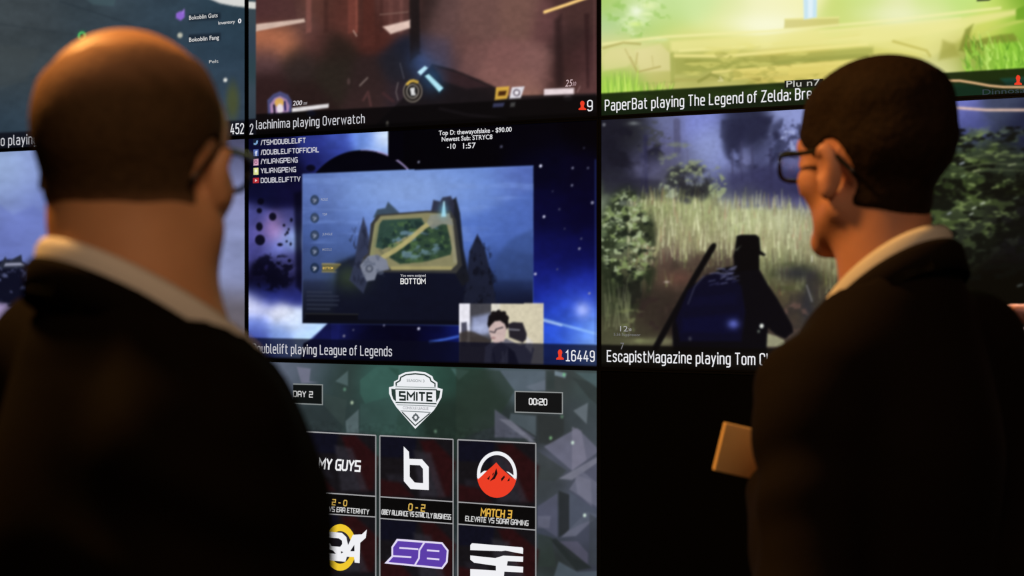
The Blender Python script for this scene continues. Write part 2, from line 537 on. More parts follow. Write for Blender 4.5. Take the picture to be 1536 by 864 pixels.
def stroke_mesh(pts, hw):
    """a polyline thickened to a flat ribbon with mitred joints"""
    P = [Vector(q) for q in pts]
    Q = [P[0]]
    for q in P[1:]:
        if (q - Q[-1]).length > 1e-5:
            Q.append(q)
    P = Q
    n = len(P)
    closed = n > 3 and (P[0] - P[-1]).length < 1e-4
    if closed:
        P = P[:-1]
        n -= 1
    L, R = [], []
    for i in range(n):
        d0 = (P[i] - P[i - 1]) if (i or closed) else (P[1] - P[0])
        d1 = (P[(i + 1) % n] - P[i]) if (i < n - 1 or closed) else d0
        d0, d1 = d0.normalized(), d1.normalized()
        a, b = Vector((-d0.y, d0.x)), Vector((-d1.y, d1.x))
        m = a + b
        if m.length < 0.2:
            m = a
        m.normalize()
        k = hw / max(0.5, m.dot(a))
        e = Vector((0, 0))
        if not closed and i == 0:
            e = -d1 * hw * 0.6
        if not closed and i == n - 1:
            e = d0 * hw * 0.6
        L.append(P[i] + m * k + e)
        R.append(P[i] - m * k + e)
    m = n if closed else n - 1
    return L + R, [(i, (i + 1) % n, n + (i + 1) % n, n + i) for i in range(m)]


class Sheet:
    """flat coloured marks lying on a display's panel"""

    def __init__(self, sc, tb):
        self.sc, self.tb = sc, tb
        self.parts = {}

    def tri(self, st, faces, col, layer, part=None):
        V_, F_, C_ = self.parts.setdefault(part, ([], [], []))
        b = len(V_)
        for s, t in st:
            V_.append((s - self.sc, -(0.0010 + 0.00025 * layer), t - self.tb))
            C_.append(col)
        F_ += [tuple(b + i for i in f) for f in faces]

    def poly(self, pts, col, layer=1, holes=()):
        rings = [pts] + list(holes)
        st = [[chart(*p) for p in r] for r in rings]
        flat = [p for r in st for p in r]
        tr = tessellate_polygon([[Vector((s, t, 0)) for s, t in r] for r in st])
        self.tri(flat, tr, col, layer)

    def line(self, pts, wd, col, layer=1, closed=False):
        P = [Vector(p) for p in pts]
        n = len(P)
        L, R = [], []
        for i in range(n):
            if closed:
                d0, d1 = (P[i] - P[i - 1]), (P[(i + 1) % n] - P[i])
            else:
                d0 = P[i] - P[i - 1] if i else P[1] - P[0]
                d1 = P[i + 1] - P[i] if i < n - 1 else d0
            d0 = d0.normalized()
            d1 = d1.normalized()
            nrm = Vector((-d0.y - d1.y, d0.x + d1.x))
            if nrm.length < 1e-6:
                nrm = Vector((-d0.y, d0.x))
            nrm.normalize()
            k = wd / 2 / max(0.35, nrm.dot(Vector((-d0.y, d0.x))))
            L.append(P[i] + nrm * k)
            R.append(P[i] - nrm * k)
        st = [chart(*p) for p in L + R]
        m = n if closed else n - 1
        self.tri(st, [(i, (i + 1) % n, n + (i + 1) % n, n + i) for i in range(m)], col, layer)

    def disc(self, cx, cy, rx, ry, col, layer=1, n=28, hole=0.0, a0=0, a1=360):
        an = [math.radians(a0 + (a1 - a0) * i / n) for i in range(n + 1)]
        o = [(cx + rx * math.cos(a), cy + ry * math.sin(a)) for a in an]
        if hole:
            q = [(cx + rx * hole * math.cos(a), cy + ry * hole * math.sin(a)) for a in an]
            st = [chart(*p) for p in o + q]
            self.tri(st, [(i, i + 1, n + 2 + i, n + 1 + i) for i in range(n)], col, layer)
        else:
            st = [chart(*p) for p in o]
            self.tri(st, [tuple(range(n + 1))], col, layer)

    def text(self, body, x0, x1, y, cap, col, layer=2, weight=0.0, slant=0.0, part=None):
        """a line of lettering from x0 to x1 whose base stands at y (taken at x0)"""
        global CAP
        if CAP is None:
            CAP = glyphs('H')[0][:, 1].max()
        v, f = glyphs(body, weight)
        lo, hi = v[:, 0].min(), v[:, 0].max()
        s0, t0 = chart(x0, y)
        s1, _ = chart(x1, y)
        _, t1 = chart(x0, y - cap)
        kx, kz = (s1 - s0) / (hi - lo), (t1 - t0) / CAP
        self.tri([(s0 + (p[0] - lo) * kx + slant * p[1] * kz, t0 + p[1] * kz) for p in v], f, col, layer, (part, len(self.parts)))

    def sign(self, body, x0, x1, y, cap, col, layer=2, stroke=0.118, slant=0.0, part=None, alphabet=None, space=0.28, gap=0.235):
        """a line of stroke lettering from x0 to x1 whose base stands at y (taken at x0)"""
        G = alphabet or NARROW
        pen, run = 0.0, []
        for ch in body:
            if ch == ' ':
                pen += space
                continue
            wd, st = G[ch]
            run += [[(pen + a, b) for a, b in q] for q in st]
            pen += wd + gap
        hi = max(a for q in run for a, b in q)
        s0, t0 = chart(x0, y)
        s1, _ = chart(x1, y)
        _, t1 = chart(x0, y - cap)
        kz = t1 - t0
        hw = stroke * kz / 2
        kx = (s1 - s0 - 2 * hw) / hi
        key = (part, len(self.parts))
        for q in run:
            v, f = stroke_mesh([(a * kx + hw + slant * b * kz, b * kz) for a, b in q], hw)
            self.tri([(s0 + p[0], t0 + p[1]) for p in v], f, col, layer, key)

    def build(self, name, parent):
        for key, (V_, F_, C_) in self.parts.items():
            nm = key[0] if key and key[0] else name
            o = mesh_obj(nm, V_, F_, M_SCREEN, parent)
            at = o.data.attributes.new('pixel', 'FLOAT_COLOR', 'POINT')
            rgba = np.ones((len(V_), 4))
            rgba[:, :3] = srgb(np.asarray(C_, float))
            at.data.foreach_set('color', rgba.ravel())


BZ = 0.0058                        # bezel width


class Display:
    def __init__(self, col, row, label, density=0.0, off=False):
        self.s0, self.s1 = (col - 1) * PW, col * PW
        self.t1 = T_MID + (1 - row) * PH + (0 if row else 0)
        self.t0 = self.t1 - PH
        self.sc = (self.s0 + self.s1) / 2
        self.tb = self.t0
        r = bpy.data.objects.new('wall_display', None)
        COL.objects.link(r)
        r.empty_display_size = 0.1
        r.location = (SX + DX * self.sc, SY + DY * self.sc, CAM_H + self.tb)
        r.rotation_euler = (0, 0, WALL_YAW)
        tag(r, label, 'display', 'displays of the video wall')
        self.root = r
        hw = PW / 2 - 0.0006
        b = bmesh.new()
        add_box(b, -hw, hw, 0.002, 0.070, 0.0006, PH - 0.0006, 0.002)
        bm_obj('housing', b, M_BEZEL, r)
        b = bmesh.new()
        for x0, x1, z0, z1 in ((-hw, -hw + BZ, 0.0006, PH - 0.0006), (hw - BZ, hw, 0.0006, PH - 0.0006),
                               (-hw + BZ, hw - BZ, 0.0006, BZ), (-hw + BZ, hw - BZ, PH - BZ, PH - 0.0006)):
            add_box(b, x0, x1, -0.004, 0.002, z0, z1)
        bm_obj('bezel', b, M_BEZEL, r)
        if off:
            b = bmesh.new()
            add_box(b, -hw + BZ, hw - BZ, 0.0, 0.002, BZ, PH - BZ)
            bm_obj('screen', b, M_OFF, r)
        else:
            nx = int(density * 1.0)
            self.pic = Picture(self.s0 + BZ, self.s1 - BZ, self.t0 + BZ, self.t1 - BZ, nx, int(nx * 0.60))

    def finish(self, soft=1):
        self.pic.soften(soft)
        self.pic.mesh('screen', self.root, self.sc, self.tb, 0.0)

    def sheet(self):
        return Sheet(self.sc, self.tb)


WHITE = (238, 238, 242)
SOFT = (205, 205, 212)
RED = (235, 62, 38)


def viewer_icon(D, cx, y0, y1):
    sh = D.sheet()
    h = y1 - y0
    sh.disc(cx, y0 + h * 0.28, 3.3, h * 0.30, RED, 3, 14)
    sh.poly([(cx - 2.6, y0 + h * 0.3), (cx + 2.6, y0 + h * 0.3), (cx + 2.4, y0 + h * 0.72), (cx + 5.6, y0 + h * 0.85),
             (cx + 5.6, y1), (cx - 5.6, y1), (cx - 5.6, y0 + h * 0.85), (cx - 2.4, y0 + h * 0.72)], RED, 4)
    sh.build('viewer_icon', D.root)


# ------------------------------------------------------------------ row 1, column 0 : grey feed with an item list
D = Display(0, 0, 'upper display showing a grey-teal scene with a small item list, behind the balding man', 330)
p = D.pic
p.field([(20, 30, (62, 70, 75)), (150, 25, (56, 68, 76)), (250, 30, (50, 66, 79)), (20, 100, (58, 66, 70)), (20, 180, (46, 63, 78)),
         (345, 80, (44, 62, 80)), (345, 150, (52, 66, 80)), (200, 120, (45, 60, 75)), (365, 30, (40, 60, 72)), (-30, 60, (60, 68, 72))], 45)
p.grain(60, 25, 0.12, 3)
p.grain(9, 7, 0.06, 4)
p.line([(90, 2), (190, 34), (230, 60)], 2.5, (42, 52, 60), 3, 0.6)
p.line([(-40, 30), (110, 52)], 3, (48, 56, 62), 5, 0.5)
p.line([(-40, 140), (60, 110), (110, 60)], 2.5, (46, 58, 66), 4, 0.5)
p.poly([(-60, 60), (60, 75), (40, 120), (-60, 150)], (64, 71, 73), 8, 0.5)
p.poly([(126, -4), (175, -4), (170, 9), (140, 7)], (70, 95, 100), 4, 0.5)
p.poly([(304, -6), (368, -6), (368, 11), (350, 9), (330, 5)], (215, 215, 212), 2)
p.ell(349, 152, 9, 26, (78, 82, 38), 12, 0.7)
p.ell(123, 54, 6.5, 7, (100, 225, 120), 2)
p.ell(123, 54, 3, 3.4, (30, 60, 45), 1.5)
p.ell(124, 54, 9, 10, (40, 90, 60), 6, 0.3)
for r in ((283, 22, 331, 32), (283, 52, 331, 64)):
    p.poly([(r[0], r[1]), (r[2], r[1] - 3), (r[2], r[3] - 3), (r[0], r[3])], (25, 34, 46), 2, 0.8)
p.poly([(264, 20), (270, 17), (277, 16), (277, 26), (271, 31), (264, 27)], (140, 100, 205), 2)
p.line([(274, 20), (276, 14)], 1.5, (170, 130, 225), 1.5)
p.ell(270, 53, 4, 4, (185, 185, 170), 2)
p.ell(338, 120, 3, 3, (225, 225, 220), 2)
p.below(0, 199, 370, 180, (16, 17, 26), 0.90, 2)
p.below(0, 222, 370, 203, (4, 4, 8), 0.8, 3)
D.finish()
sh = D.sheet()
sh.sign('roo playing', -12, 57, 219, 14, SOFT)
sh.sign('452', 346, 366.5, 201, 14.5, WHITE, part='viewer_count')
sh.build('caption_text', D.root)
sh = D.sheet()
sh.text('Bokoblin Guts', 284, 327, 30, 6.2, (205, 205, 205), 2, 0.012)
sh.text('Inventory', 328, 353, 37, 4.6, (215, 215, 215), 2, 0.012)
sh.text('0', 357.5, 362.5, 35, 6.5, WHITE, 2, 0.03)
sh.text('Bokoblin Fang', 284, 329, 63, 6.2, (215, 215, 215), 2, 0.012)
sh.text('Pelt', 314, 328, 95, 4.4, (190, 190, 190), 2, 0.012)
sh.build('item_list_text', D.root)

# ------------------------------------------------------------------ row 2, column 0 : pale sky feed
D = Display(0, 1, 'display showing a pale blue mountain sky, mostly hidden behind the balding man', 300)
p = D.pic
p.field([(10, 245, (150, 172, 212)), (60, 240, (140, 158, 216)), (10, 300, (130, 148, 192)), (50, 320, (108, 124, 192)), (10, 350, (118, 132, 202)),
         (68, 370, (125, 138, 186)), (30, 380, (106, 122, 190)), (62, 420, (92, 108, 168)), (5, 462, (160, 145, 188)), (365, 230, (60, 60, 85)), (365, 265, (142, 148, 192)),
         (365, 400, (134, 142, 184)), (365, 480, (98, 92, 100)), (200, 350, (115, 125, 185)), (200, 480, (90, 95, 130))], 28)
p.poly([(-60, 330), (-10, 300), (20, 322), (50, 308), (95, 345), (140, 320), (200, 380), (-60, 400)], (100, 114, 186), 8, 0.5)
p.grain(30, 16, 0.10, 12)
p.ell(16, 425, 40, 36, (14, 15, 32), 4)
p.poly([(2, 394), (8, 385), (12, 392), (20, 388), (32, 382), (34, 396), (40, 402), (-10, 404)], (38, 42, 58), 2)
p.clumps((-30, 388, 58, 462), 8, 6, 0.55, 0.75, (92, 98, 138), 0.8, 5)
p.poly([(8, 395), (30, 394), (40, 398), (6, 399)], (170, 172, 196), 2, 0.85)
p.line([(42, 404), (54, 414), (56, 428), (50, 440)], 2.5, (150, 158, 190), 3, 0.6)
p.poly([(-20, 452), (10, 455), (20, 470), (-20, 500)], (150, 135, 175), 5, 0.8)
D.finish()

# ------------------------------------------------------------------ row 1, column 1 : brown corridor game feed
D = Display(1, 0, 'upper display showing a reddish brown corridor and a glowing blue weapon', 400)
p = D.pic
p.field([(395, 15, (76, 46, 46)), (430, 20, (78, 50, 47)), (455, 40, (92, 64, 60)), (395, 60, (172, 104, 74)), (430, 58, (176, 108, 78)), (472, 60, (84, 50, 46)),
         (480, 15, (92, 58, 50)), (500, 20, (72, 40, 35)), (525, 30, (104, 58, 50)), (545, 30, (58, 34, 30)), (560, 45, (72, 37, 32)), (590, 20, (88, 54, 50)),
         (610, 15, (98, 62, 58)), (632, 20, (34, 26, 26)), (395, 88, (82, 58, 60)), (450, 92, (48, 38, 36)), (500, 70, (40, 30, 26)), (500, 110, (42, 35, 30)),
         (400, 130, (46, 29, 29)), (460, 150, (40, 27, 26)), (550, 120, (46, 33, 33)), (600, 100, (33, 32, 40)), (620, 82, (27, 31, 46)), (648, 80, (78, 66, 80)),
         (660, 30, (96, 70, 68)), (720, 30, (106, 76, 71)), (780, 30, (113, 81, 73)), (822, 40, (98, 64, 64)), (700, 80, (99, 69, 66)), (760, 90, (116, 79, 76)),
         (805, 95, (121, 86, 82)), (740, 120, (128, 88, 82)), (780, 130, (138, 98, 87)), (690, 105, (86, 61, 62)), (660, 98, (64, 62, 84)), (848, 60, (54, 36, 36)),
         (870, 90, (63, 39, 39)), (845, 110, (52, 32, 32)), (888, 100, (80, 50, 52)), (890, 130, (88, 56, 56)), (850, 130, (84, 57, 54)), (680, 140, (42, 34, 42)),
         (720, 155, (24, 19, 21)), (560, 150, (52, 36, 36)), (600, 150, (45, 35, 42)), (860, 15, (70, 46, 44))], 15)
for x, wd, c, a in ((463, 8, (140, 86, 78), .6), (489, 7, (60, 36, 32), .6), (528, 12, (125, 66, 56), .6), (535, 3, (165, 90, 75), .6), (552, 13, (70, 36, 31), .8),
                    (572, 5, (60, 35, 32), .5), (586, 6, (110, 70, 64), .5), (602, 5, (120, 78, 72), .5)):
    p.poly([(x - wd / 2, -20), (x + wd / 2, -20), (x + wd / 2, 48), (x - wd / 2, 50)], c, 5, a)
p.poly([(545, -20), (562, -20), (562, 68), (545, 70)], (80, 42, 36), 5, 0.7)
p.poly([(614, -20), (629, -20), (630, 80), (615, 92)], (26, 21, 22), 5, 0.85)
p.poly([(384, 36), (456, 28), (458, 33), (384, 47)], (212, 186, 172), 3, 0.95)
p.poly([(384, 2), (440, 0), (446, 28), (384, 36)], (78, 48, 48), 4, 0.6)
p.poly([(574, 40), (615, 30), (615, 42), (586, 51)], (226, 198, 186), 4, 0.95)
p.line([(570, 22), (612, 18)], 2, (140, 110, 100), 2, 0.6)
p.line([(530, 46), (535, 54)], 2, (200, 170, 155), 2, 0.7)
p.poly([(700, 70), (760, 58), (815, 66), (828, 120), (820, 135), (745, 132), (690, 108)], (128, 88, 84), 16, 0.45)
p.poly([(832, 30), (842, 22), (846, 130), (834, 132)], (40, 26, 27), 10, 0.7)
p.poly([(876, 20), (884, 20), (884, 132), (880, 132)], (42, 24, 26), 5, 0.6)
p.poly([(890, -10), (893, -10), (893, 120), (890, 125)], (96, 64, 62), 2, 0.6)
p.poly([(648, 96), (680, 104), (720, 120), (748, 133), (762, 144), (895, 140), (895, 190), (560, 190), (600, 152)], (24, 20, 23), 4, 0.9)
p.poly([(650, 99), (690, 110), (735, 130), (700, 133), (665, 122)], (62, 40, 44), 6, 0.6)
p.glow(632, 94, 13, 13, (62, 96, 160), 0.45)
p.glow(648, 118, 13, 14, (44, 84, 130), 0.6)
p.poly([(626, 108), (637, 99), (642, 102), (631, 113)], (185, 228, 246), 2)
p.poly([(635, 113), (643, 109), (667, 133), (659, 141)], (24, 48, 66), 4, 0.9)
p.poly([(637, 114), (643, 111), (665, 132), (659, 138)], (178, 232, 248), 2)
p.ell(619, 137, 15, 17, (42, 38, 38), 3, 0.9)
for rx, ry, c in ((14.5, 16.5, (128, 118, 108)), (13, 14.8, (40, 36, 34)), (9.5, 10.8, (150, 142, 132)), (8, 9.2, (34, 32, 32))):
    p.ell(619, 137, rx, ry, c, 1.6)
p.line([(611, 126), (615, 122), (620, 121), (626, 123)], 4, (205, 168, 70), 2)
p.poly([(615, 132), (622, 131), (622, 138), (624, 143), (617, 143), (616, 138)], (214, 214, 214), 1.5)
p.line([(597, 124), (594, 138), (597, 150)], 1.6, (120, 110, 110), 2, 0.7)
p.line([(600, 95), (606, 118)], 1.6, (90, 92, 105), 2, 0.6)
p.line([(540, 128), (551, 117)], 3, (125, 110, 105), 2, 0.7)
p.ell(523, 122, 2.5, 5, (80, 62, 60), 2, 0.8)
p.line([(545, 150), (552, 138), (556, 158)], 4, (92, 58, 58), 3, 0.6)
p.line([(575, 140), (590, 152)], 4, (75, 45, 48), 4, 0.6)
p.line([(817, 18), (850, 7), (895, -9)], 4.5, (252, 208, 128), 2.5)
p.poly([(401, 150), (410, 141), (420, 137), (432, 142), (438, 152), (437, 170), (402, 173)], (74, 76, 122), 3, 0.95)
p.poly([(405, 156), (412, 147), (420, 144), (430, 149), (434, 158), (433, 168), (406, 171)], (166, 130, 168), 3)
p.ell(419, 154, 7, 7, (214, 168, 90), 2.5)
p.ell(420, 163, 5, 7, (226, 214, 224), 2.5)
p.line([(411, 158), (412, 170)], 3, (30, 22, 44), 2)
p.line([(427, 153), (428, 165)], 3, (40, 36, 92), 2)
p.poly([(438, 162), (493, 155.5), (493, 161.5), (438, 168.5)], (222, 218, 220), 1.8)
p.ell(467, 170, 7, 4, (42, 58, 120), 4, 0.8)
p.poly([(744, 131), (764, 129.5), (761, 148), (742, 150)], (208, 164, 66), 2)
p.poly([(748, 137), (760, 136), (758, 143), (747, 144)], (70, 38, 16), 2)
p.poly([(768, 131), (787, 129.5), (781, 147), (764, 148)], (222, 218, 226), 2)
p.ell(775, 139, 5.5, 5.5, (110, 100, 112), 1.6)
p.ell(775, 139, 3.2, 3.2, (232, 228, 234), 1.6)
p.poly([(816, 133.5), (861, 132), (861, 141), (816, 143)], (232, 216, 220), 2)
p.ell(852, 147, 7, 4, (92, 84, 88), 3, 0.8)
p.line([(870, 130), (866, 138)], 1.6, (150, 115, 115), 2, 0.8)
p.grain(7, 5, 0.07, 22)
p.below(385, 171, 893, 143, (7, 6, 8), 0.82, 2)
p.poly([(740, 155), (757, 154), (755, 160), (739, 161)], (64, 68, 104), 2.5, 0.8)
p.poly([(766, 154), (773, 153.5), (772, 160), (765, 160.5)], (88, 88, 88), 2.5, 0.7)
p.line([(660, 163), (700, 172), (760, 178)], 3, (28, 24, 28), 5, 0.7)
p.ell(581, 186, 2, 4, (130, 125, 115), 2, 0.7)
p.below(385, 196, 893, 168, (3, 3, 4), 0.7, 4)
# the neighbouring feed runs a little way over the joint
p.poly([(366, -20), (383.5, -20), (383.5, 230), (366, 230)], (52, 68, 78), 1.2)
p.field([(378, 30, (56, 70, 78)), (378, 60, (50, 64, 80)), (378, 100, (46, 66, 74)), (378, 150, (58, 72, 84)), (378, 170, (50, 62, 74))], 16, 1.0, (366, -20, 383.5, 178))
p.poly([(366, 2), (383.5, 3), (383.5, 13.5), (366, 12)], (216, 216, 210), 1.5)
p.poly([(366, 179), (383.5, 178), (383.5, 225), (366, 225)], (13, 13, 22), 1.2)
D.finish()
sh = D.sheet()
sh.sign('lachinima playing Overwatch', 384.5, 547.5, 193.5, 12.5, SOFT)
sh.sign('2', 375, 380.5, 201, 14.5, SOFT)
sh.sign('9', 881, 889.5, 166.3, 15.3, WHITE, part='viewer_count')
viewer_icon(D, 874, 151.5, 165)
sh.build('caption_text', D.root)
sh = D.sheet()
sh.text('200', 439.5, 453, 158.5, 7, (215, 210, 215), 2, 0.01, 0.2)
sh.text('/200', 454.5, 461, 157, 3.5, (180, 175, 180), 2, 0.0, 0.2)
sh.text('25', 848, 858, 130, 10, (206, 180, 184), 2, 0.0, 0.2)
sh.text('30', 859, 864, 129, 6, (190, 160, 165), 2, 0.0, 0.2)
sh.build('game_readout_text', D.root)

# ------------------------------------------------------------------ row 1, column 2 : bright green glade feed
D = Display(2, 0, 'upper display showing a sunlit yellow green glade with a pale blue beam', 500)
p = D.pic
p.field([(910, 10, (146, 186, 86)), (910, 42, (152, 190, 128)), (940, 30, (158, 195, 118)), (960, 15, (190, 216, 142)), (1000, 20, (172, 208, 122)), (960, 45, (150, 190, 92)),
         (1050, 15, (186, 218, 134)), (1100, 20, (206, 218, 138)), (1150, 15, (231, 230, 164)), (1190, 10, (236, 232, 154)), (1000, 42, (165, 196, 97)), (1080, 40, (206, 216, 116)),
         (1150, 38, (238, 238, 172)), (920, 65, (201, 200, 116)), (960, 75, (216, 206, 132)), (1020, 60, (217, 214, 116)), (1100, 55, (224, 217, 112)), (1200, 60, (217, 207, 101)),
         (1300, 50, (217, 212, 112)), (1260, 30, (180, 200, 92)), (1300, 20, (186, 211, 112)), (1340, 22, (216, 221, 152)), (1400, 20, (192, 216, 122)), (1450, 10, (172, 211, 102)),
         (1500, 15, (192, 216, 92)), (1400, 45, (217, 216, 121)), (1480, 38, (190, 196, 80)), (1528, 8, (88, 138, 30)), (1528, 40, (118, 163, 44)), (920, 92, (197, 191, 112)),
         (980, 92, (190, 181, 106)), (930, 120, (118, 158, 58)), (913, 130, (142, 194, 62)), (1020, 80, (152, 156, 72)), (1080, 75, (186, 181, 86)), (1050, 95, (130, 135, 60)),
         (1100, 95, (138, 138, 58)), (1200, 86, (166, 156, 66)), (1160, 105, (186, 167, 76)), (1080, 115, (171, 166, 86)), (1000, 120, (166, 165, 82)), (1200, 105, (202, 182, 86)),
         (1430, 75, (150, 150, 60)), (1460, 90, (108, 123, 40)), (1420, 95, (205, 205, 130)), (1480, 95, (128, 178, 58)), (1510, 80, (108, 168, 40)), (1522, 100, (118, 178, 50)),
         (1560, 60, (100, 150, 40)), (1300, 80, (190, 185, 85)), (1360, 70, (200, 192, 90))], 15, 1.4)
p.clumps((904, -10, 1070, 66), 22, 15, 0.52, 0.8, (206, 230, 160), 0.6, 31)
p.clumps((904, -10, 1010, 60), 12, 9, 0.55, 0.75, (112, 165, 60), 0.5, 32)
p.glow(955, 17, 7, 6, (232, 245, 205), 0.9)
p.glow(973, 8, 8, 4, (225, 242, 160), 0.7)
p.glow(953, 36, 7, 2.5, (205, 235, 120), 0.8)
p.glow(970, 21, 7, 2, (220, 240, 160), 0.7)
p.glow(1150, 36, 46, 13, (246, 246, 200), 0.85)
p.glow(1160, 8, 40, 16, (240, 238, 176), 0.5)
p.poly([(1177, 29), (1258, 27), (1259, 40), (1176, 43)], (186, 176, 92), 4, 0.8)
p.line([(1178, 29), (1258, 26)], 2.5, (222, 214, 120), 3, 0.8)
p.poly([(1204, -30), (1226, -30), (1225, 26), (1206, 29)], (176, 214, 236), 4, 0.95)
p.poly([(1212, -30), (1220, -30), (1219, 26), (1212, 27)], (216, 236, 246), 3, 0.8)
for a in (((905, 66), (1000, 55), (1150, 47), (1300, 34), (1500, 12), 3.5, (235, 228, 140)), ((1020, 76), (1100, 71), (1200, 62), (1300, 56), 3, (236, 226, 130)),
          ((1010, 84), (1090, 84), (1190, 75), (1300, 66), 5, (232, 218, 120)), ((1070, 108), (1150, 102), (1240, 96), (1330, 90), 4, (226, 206, 110)),
          ((1030, 92), (1110, 100), (1230, 88), (1300, 84), 7, (128, 130, 56)), ((1060, 72), (1110, 75), (1140, 70), 3, (150, 148, 66)),
          ((1160, 66), (1230, 60), (1290, 52), 2.5, (196, 184, 84)), ((1010, 120), (1100, 118), (1180, 110), 5, (150, 146, 70)),
          ((905, 72), (935, 64), (960, 66), 3, (150, 140, 70)), ((1230, 48), (1300, 42), (1380, 34), (1440, 28), 3, (226, 224, 140))):
    p.line(a[:-2], a[-2], a[-1], 5, 0.85)
p.poly([(905, 86), (915, 74), (945, 71), (952, 88), (940, 100), (905, 106)], (208, 200, 126), 6, 0.6)
p.poly([(952, 76), (990, 66), (1005, 80), (1006, 106), (960, 108)], (214, 202, 132), 6, 0.6)
for pts, c, wd in ((((945, 86), (956, 108), (990, 100)), (150, 138, 70), 3), (((956, 80), (954, 96)), (170, 158, 88), 3), (((1008, 78), (1009, 126)), (140, 146, 66), 6),
                   (((938, 74), (950, 98)), (176, 166, 96), 3), (((978, 84), (980, 100)), (178, 168, 98), 2), (((1048, 122), (1066, 112), (1094, 120)), (116, 118, 50), 5),
                   (((1120, 112), (1138, 118)), (120, 112, 46), 8), (((1090, 92), (1096, 86)), (108, 112, 46), 5), (((1080, 116), (1084, 121), (1078, 121)), (225, 215, 150), 2)):
    p.line(pts, wd, c, 3, 0.7)
p.poly([(1006, 62), (1100, 56), (1210, 46), (1300, 40), (1420, 30), (1524, 14), (1524, 22), (1430, 44), (1330, 62), (1210, 70), (1100, 76), (1006, 78)], (226, 218, 124), 8, 0.75)
p.poly([(1010, 86), (1090, 88), (1200, 80), (1310, 70), (1310, 82), (1200, 96), (1090, 104), (1012, 112)], (134, 138, 60), 7, 0.7)
p.poly([(1100, 104), (1180, 98), (1260, 92), (1330, 84), (1330, 100), (1240, 108), (1100, 120)], (214, 194, 92), 6, 0.7)
p.poly([(1290, 44), (1420, 32), (1460, 40), (1440, 60), (1400, 84), (1340, 76), (1290, 66)], (226, 220, 126), 12, 0.55)
p.glow(1350, 22, 40, 10, (232, 236, 180), 0.5)
p.clumps((1000, 60, 1260, 135), 26, 8, 0.5, 0.75, (214, 204, 100), 0.45, 33)
p.clumps((1010, 70, 1270, 135), 20, 7, 0.55, 0.75, (128, 128, 54), 0.5, 34)
p.poly([(1408, 90), (1414, 60), (1432, 66), (1440, 84)], (134, 134, 54), 8, 0.7)
p.poly([(1438, 76), (1448, 44), (1460, 36), (1452, 62), (1500, 52), (1520, 50), (1530, 62), (1480, 66), (1460, 80)], (96, 104, 34), 6, 0.75)
p.line([(1462, 60), (1490, 42), (1536, 30)], 5, (176, 190, 80), 5, 0.7)
p.poly([(1524, 14), (1580, -10), (1580, 30), (1524, 30)], (84, 132, 28), 4, 0.8)
p.line([(1340, 62), (1390, 76), (1395, 84)], 4, (156, 146, 58), 4, 0.6)
p.poly([(1465, -2), (1488, -2), (1484, 1), (1465, 2)], (30, 34, 24), 1.5, 0.9)
rng = random.Random(5)
for i in range(70):
    x = rng.uniform(905, 1010)
    y = 142 - (x - 905) * 0.06
    h = rng.uniform(10, 34) * (1.0 if x < 955 else 0.5)
    c = rng.choice([(150, 205, 60), (176, 222, 78), (120, 175, 50), (98, 150, 46), (190, 228, 90)])
    p.line([(x, y), (x + rng.uniform(-4, 4), y - h)], 2.6, c, 2, 0.6, 0.8)
for i in range(110):
    x = rng.uniform(1448, 1565)
    y = rng.uniform(70, 112)
    h = rng.uniform(8, 24)
    c = rng.choice([(150, 215, 60), (186, 235, 100), (70, 120, 26), (96, 155, 36), (130, 195, 56), (58, 104, 26)])
    p.line([(x, y), (x - rng.uniform(-4, 14), y - h)], 3.0, c, 2, 0.6, 0.8)
p.img = p.img + (1 - p.img / 255) * p.img * 0.42
p.below(905, 140, 1536, 102, (18, 32, 10), 0.93, 2)
p.clumps((904, 118, 1240, 170), 60, 8, 0.45, 0.8, (44, 66, 24), 0.5, 38)
p.poly([(1400, 128), (1440, 126), (1470, 130), (1490, 140), (1484, 146), (1400, 152)], (16, 70, 44), 7, 0.9)
p.poly([(1500, 118), (1580, 112), (1580, 124), (1510, 128)], (22, 84, 74), 5, 0.7)
p.below(905, 160, 1536, 120, (10, 20, 16), 0.55, 14)
p.below(905, 174, 1536, 144, (4, 5, 5), 0.85, 3)
p.line([(1405, 122), (1420, 121), (1440, 121), (1462, 124.5), (1484, 128.5), (1505, 130.5), (1580, 131)], 3.2, (240, 190, 140), 2.2)  # warm lamp reflection on the glass, painted into the picture
D.finish()
sh = D.sheet()
sh.sign('PaperBat playing The Legend of Zelda: Bre', 907.5, 1218, 165.8, 15.2, WHITE)
viewer_icon(D, 1527.5, 113, 127.5)
sh.build('caption_text', D.root)
sh = D.sheet()
sh.poly([(1177, 121), (1235, 118), (1235, 130), (1177, 133)], (26, 28, 24), 1)
sh.text('Plu n7', 1180, 1230, 131, 9.5, (196, 196, 190), 2, 0.0)
sh.text('Dinnosa', 1474, 1538, 142.5, 8, (52, 64, 72), 2, 0.0)
sh.build('game_readout_text', D.root)

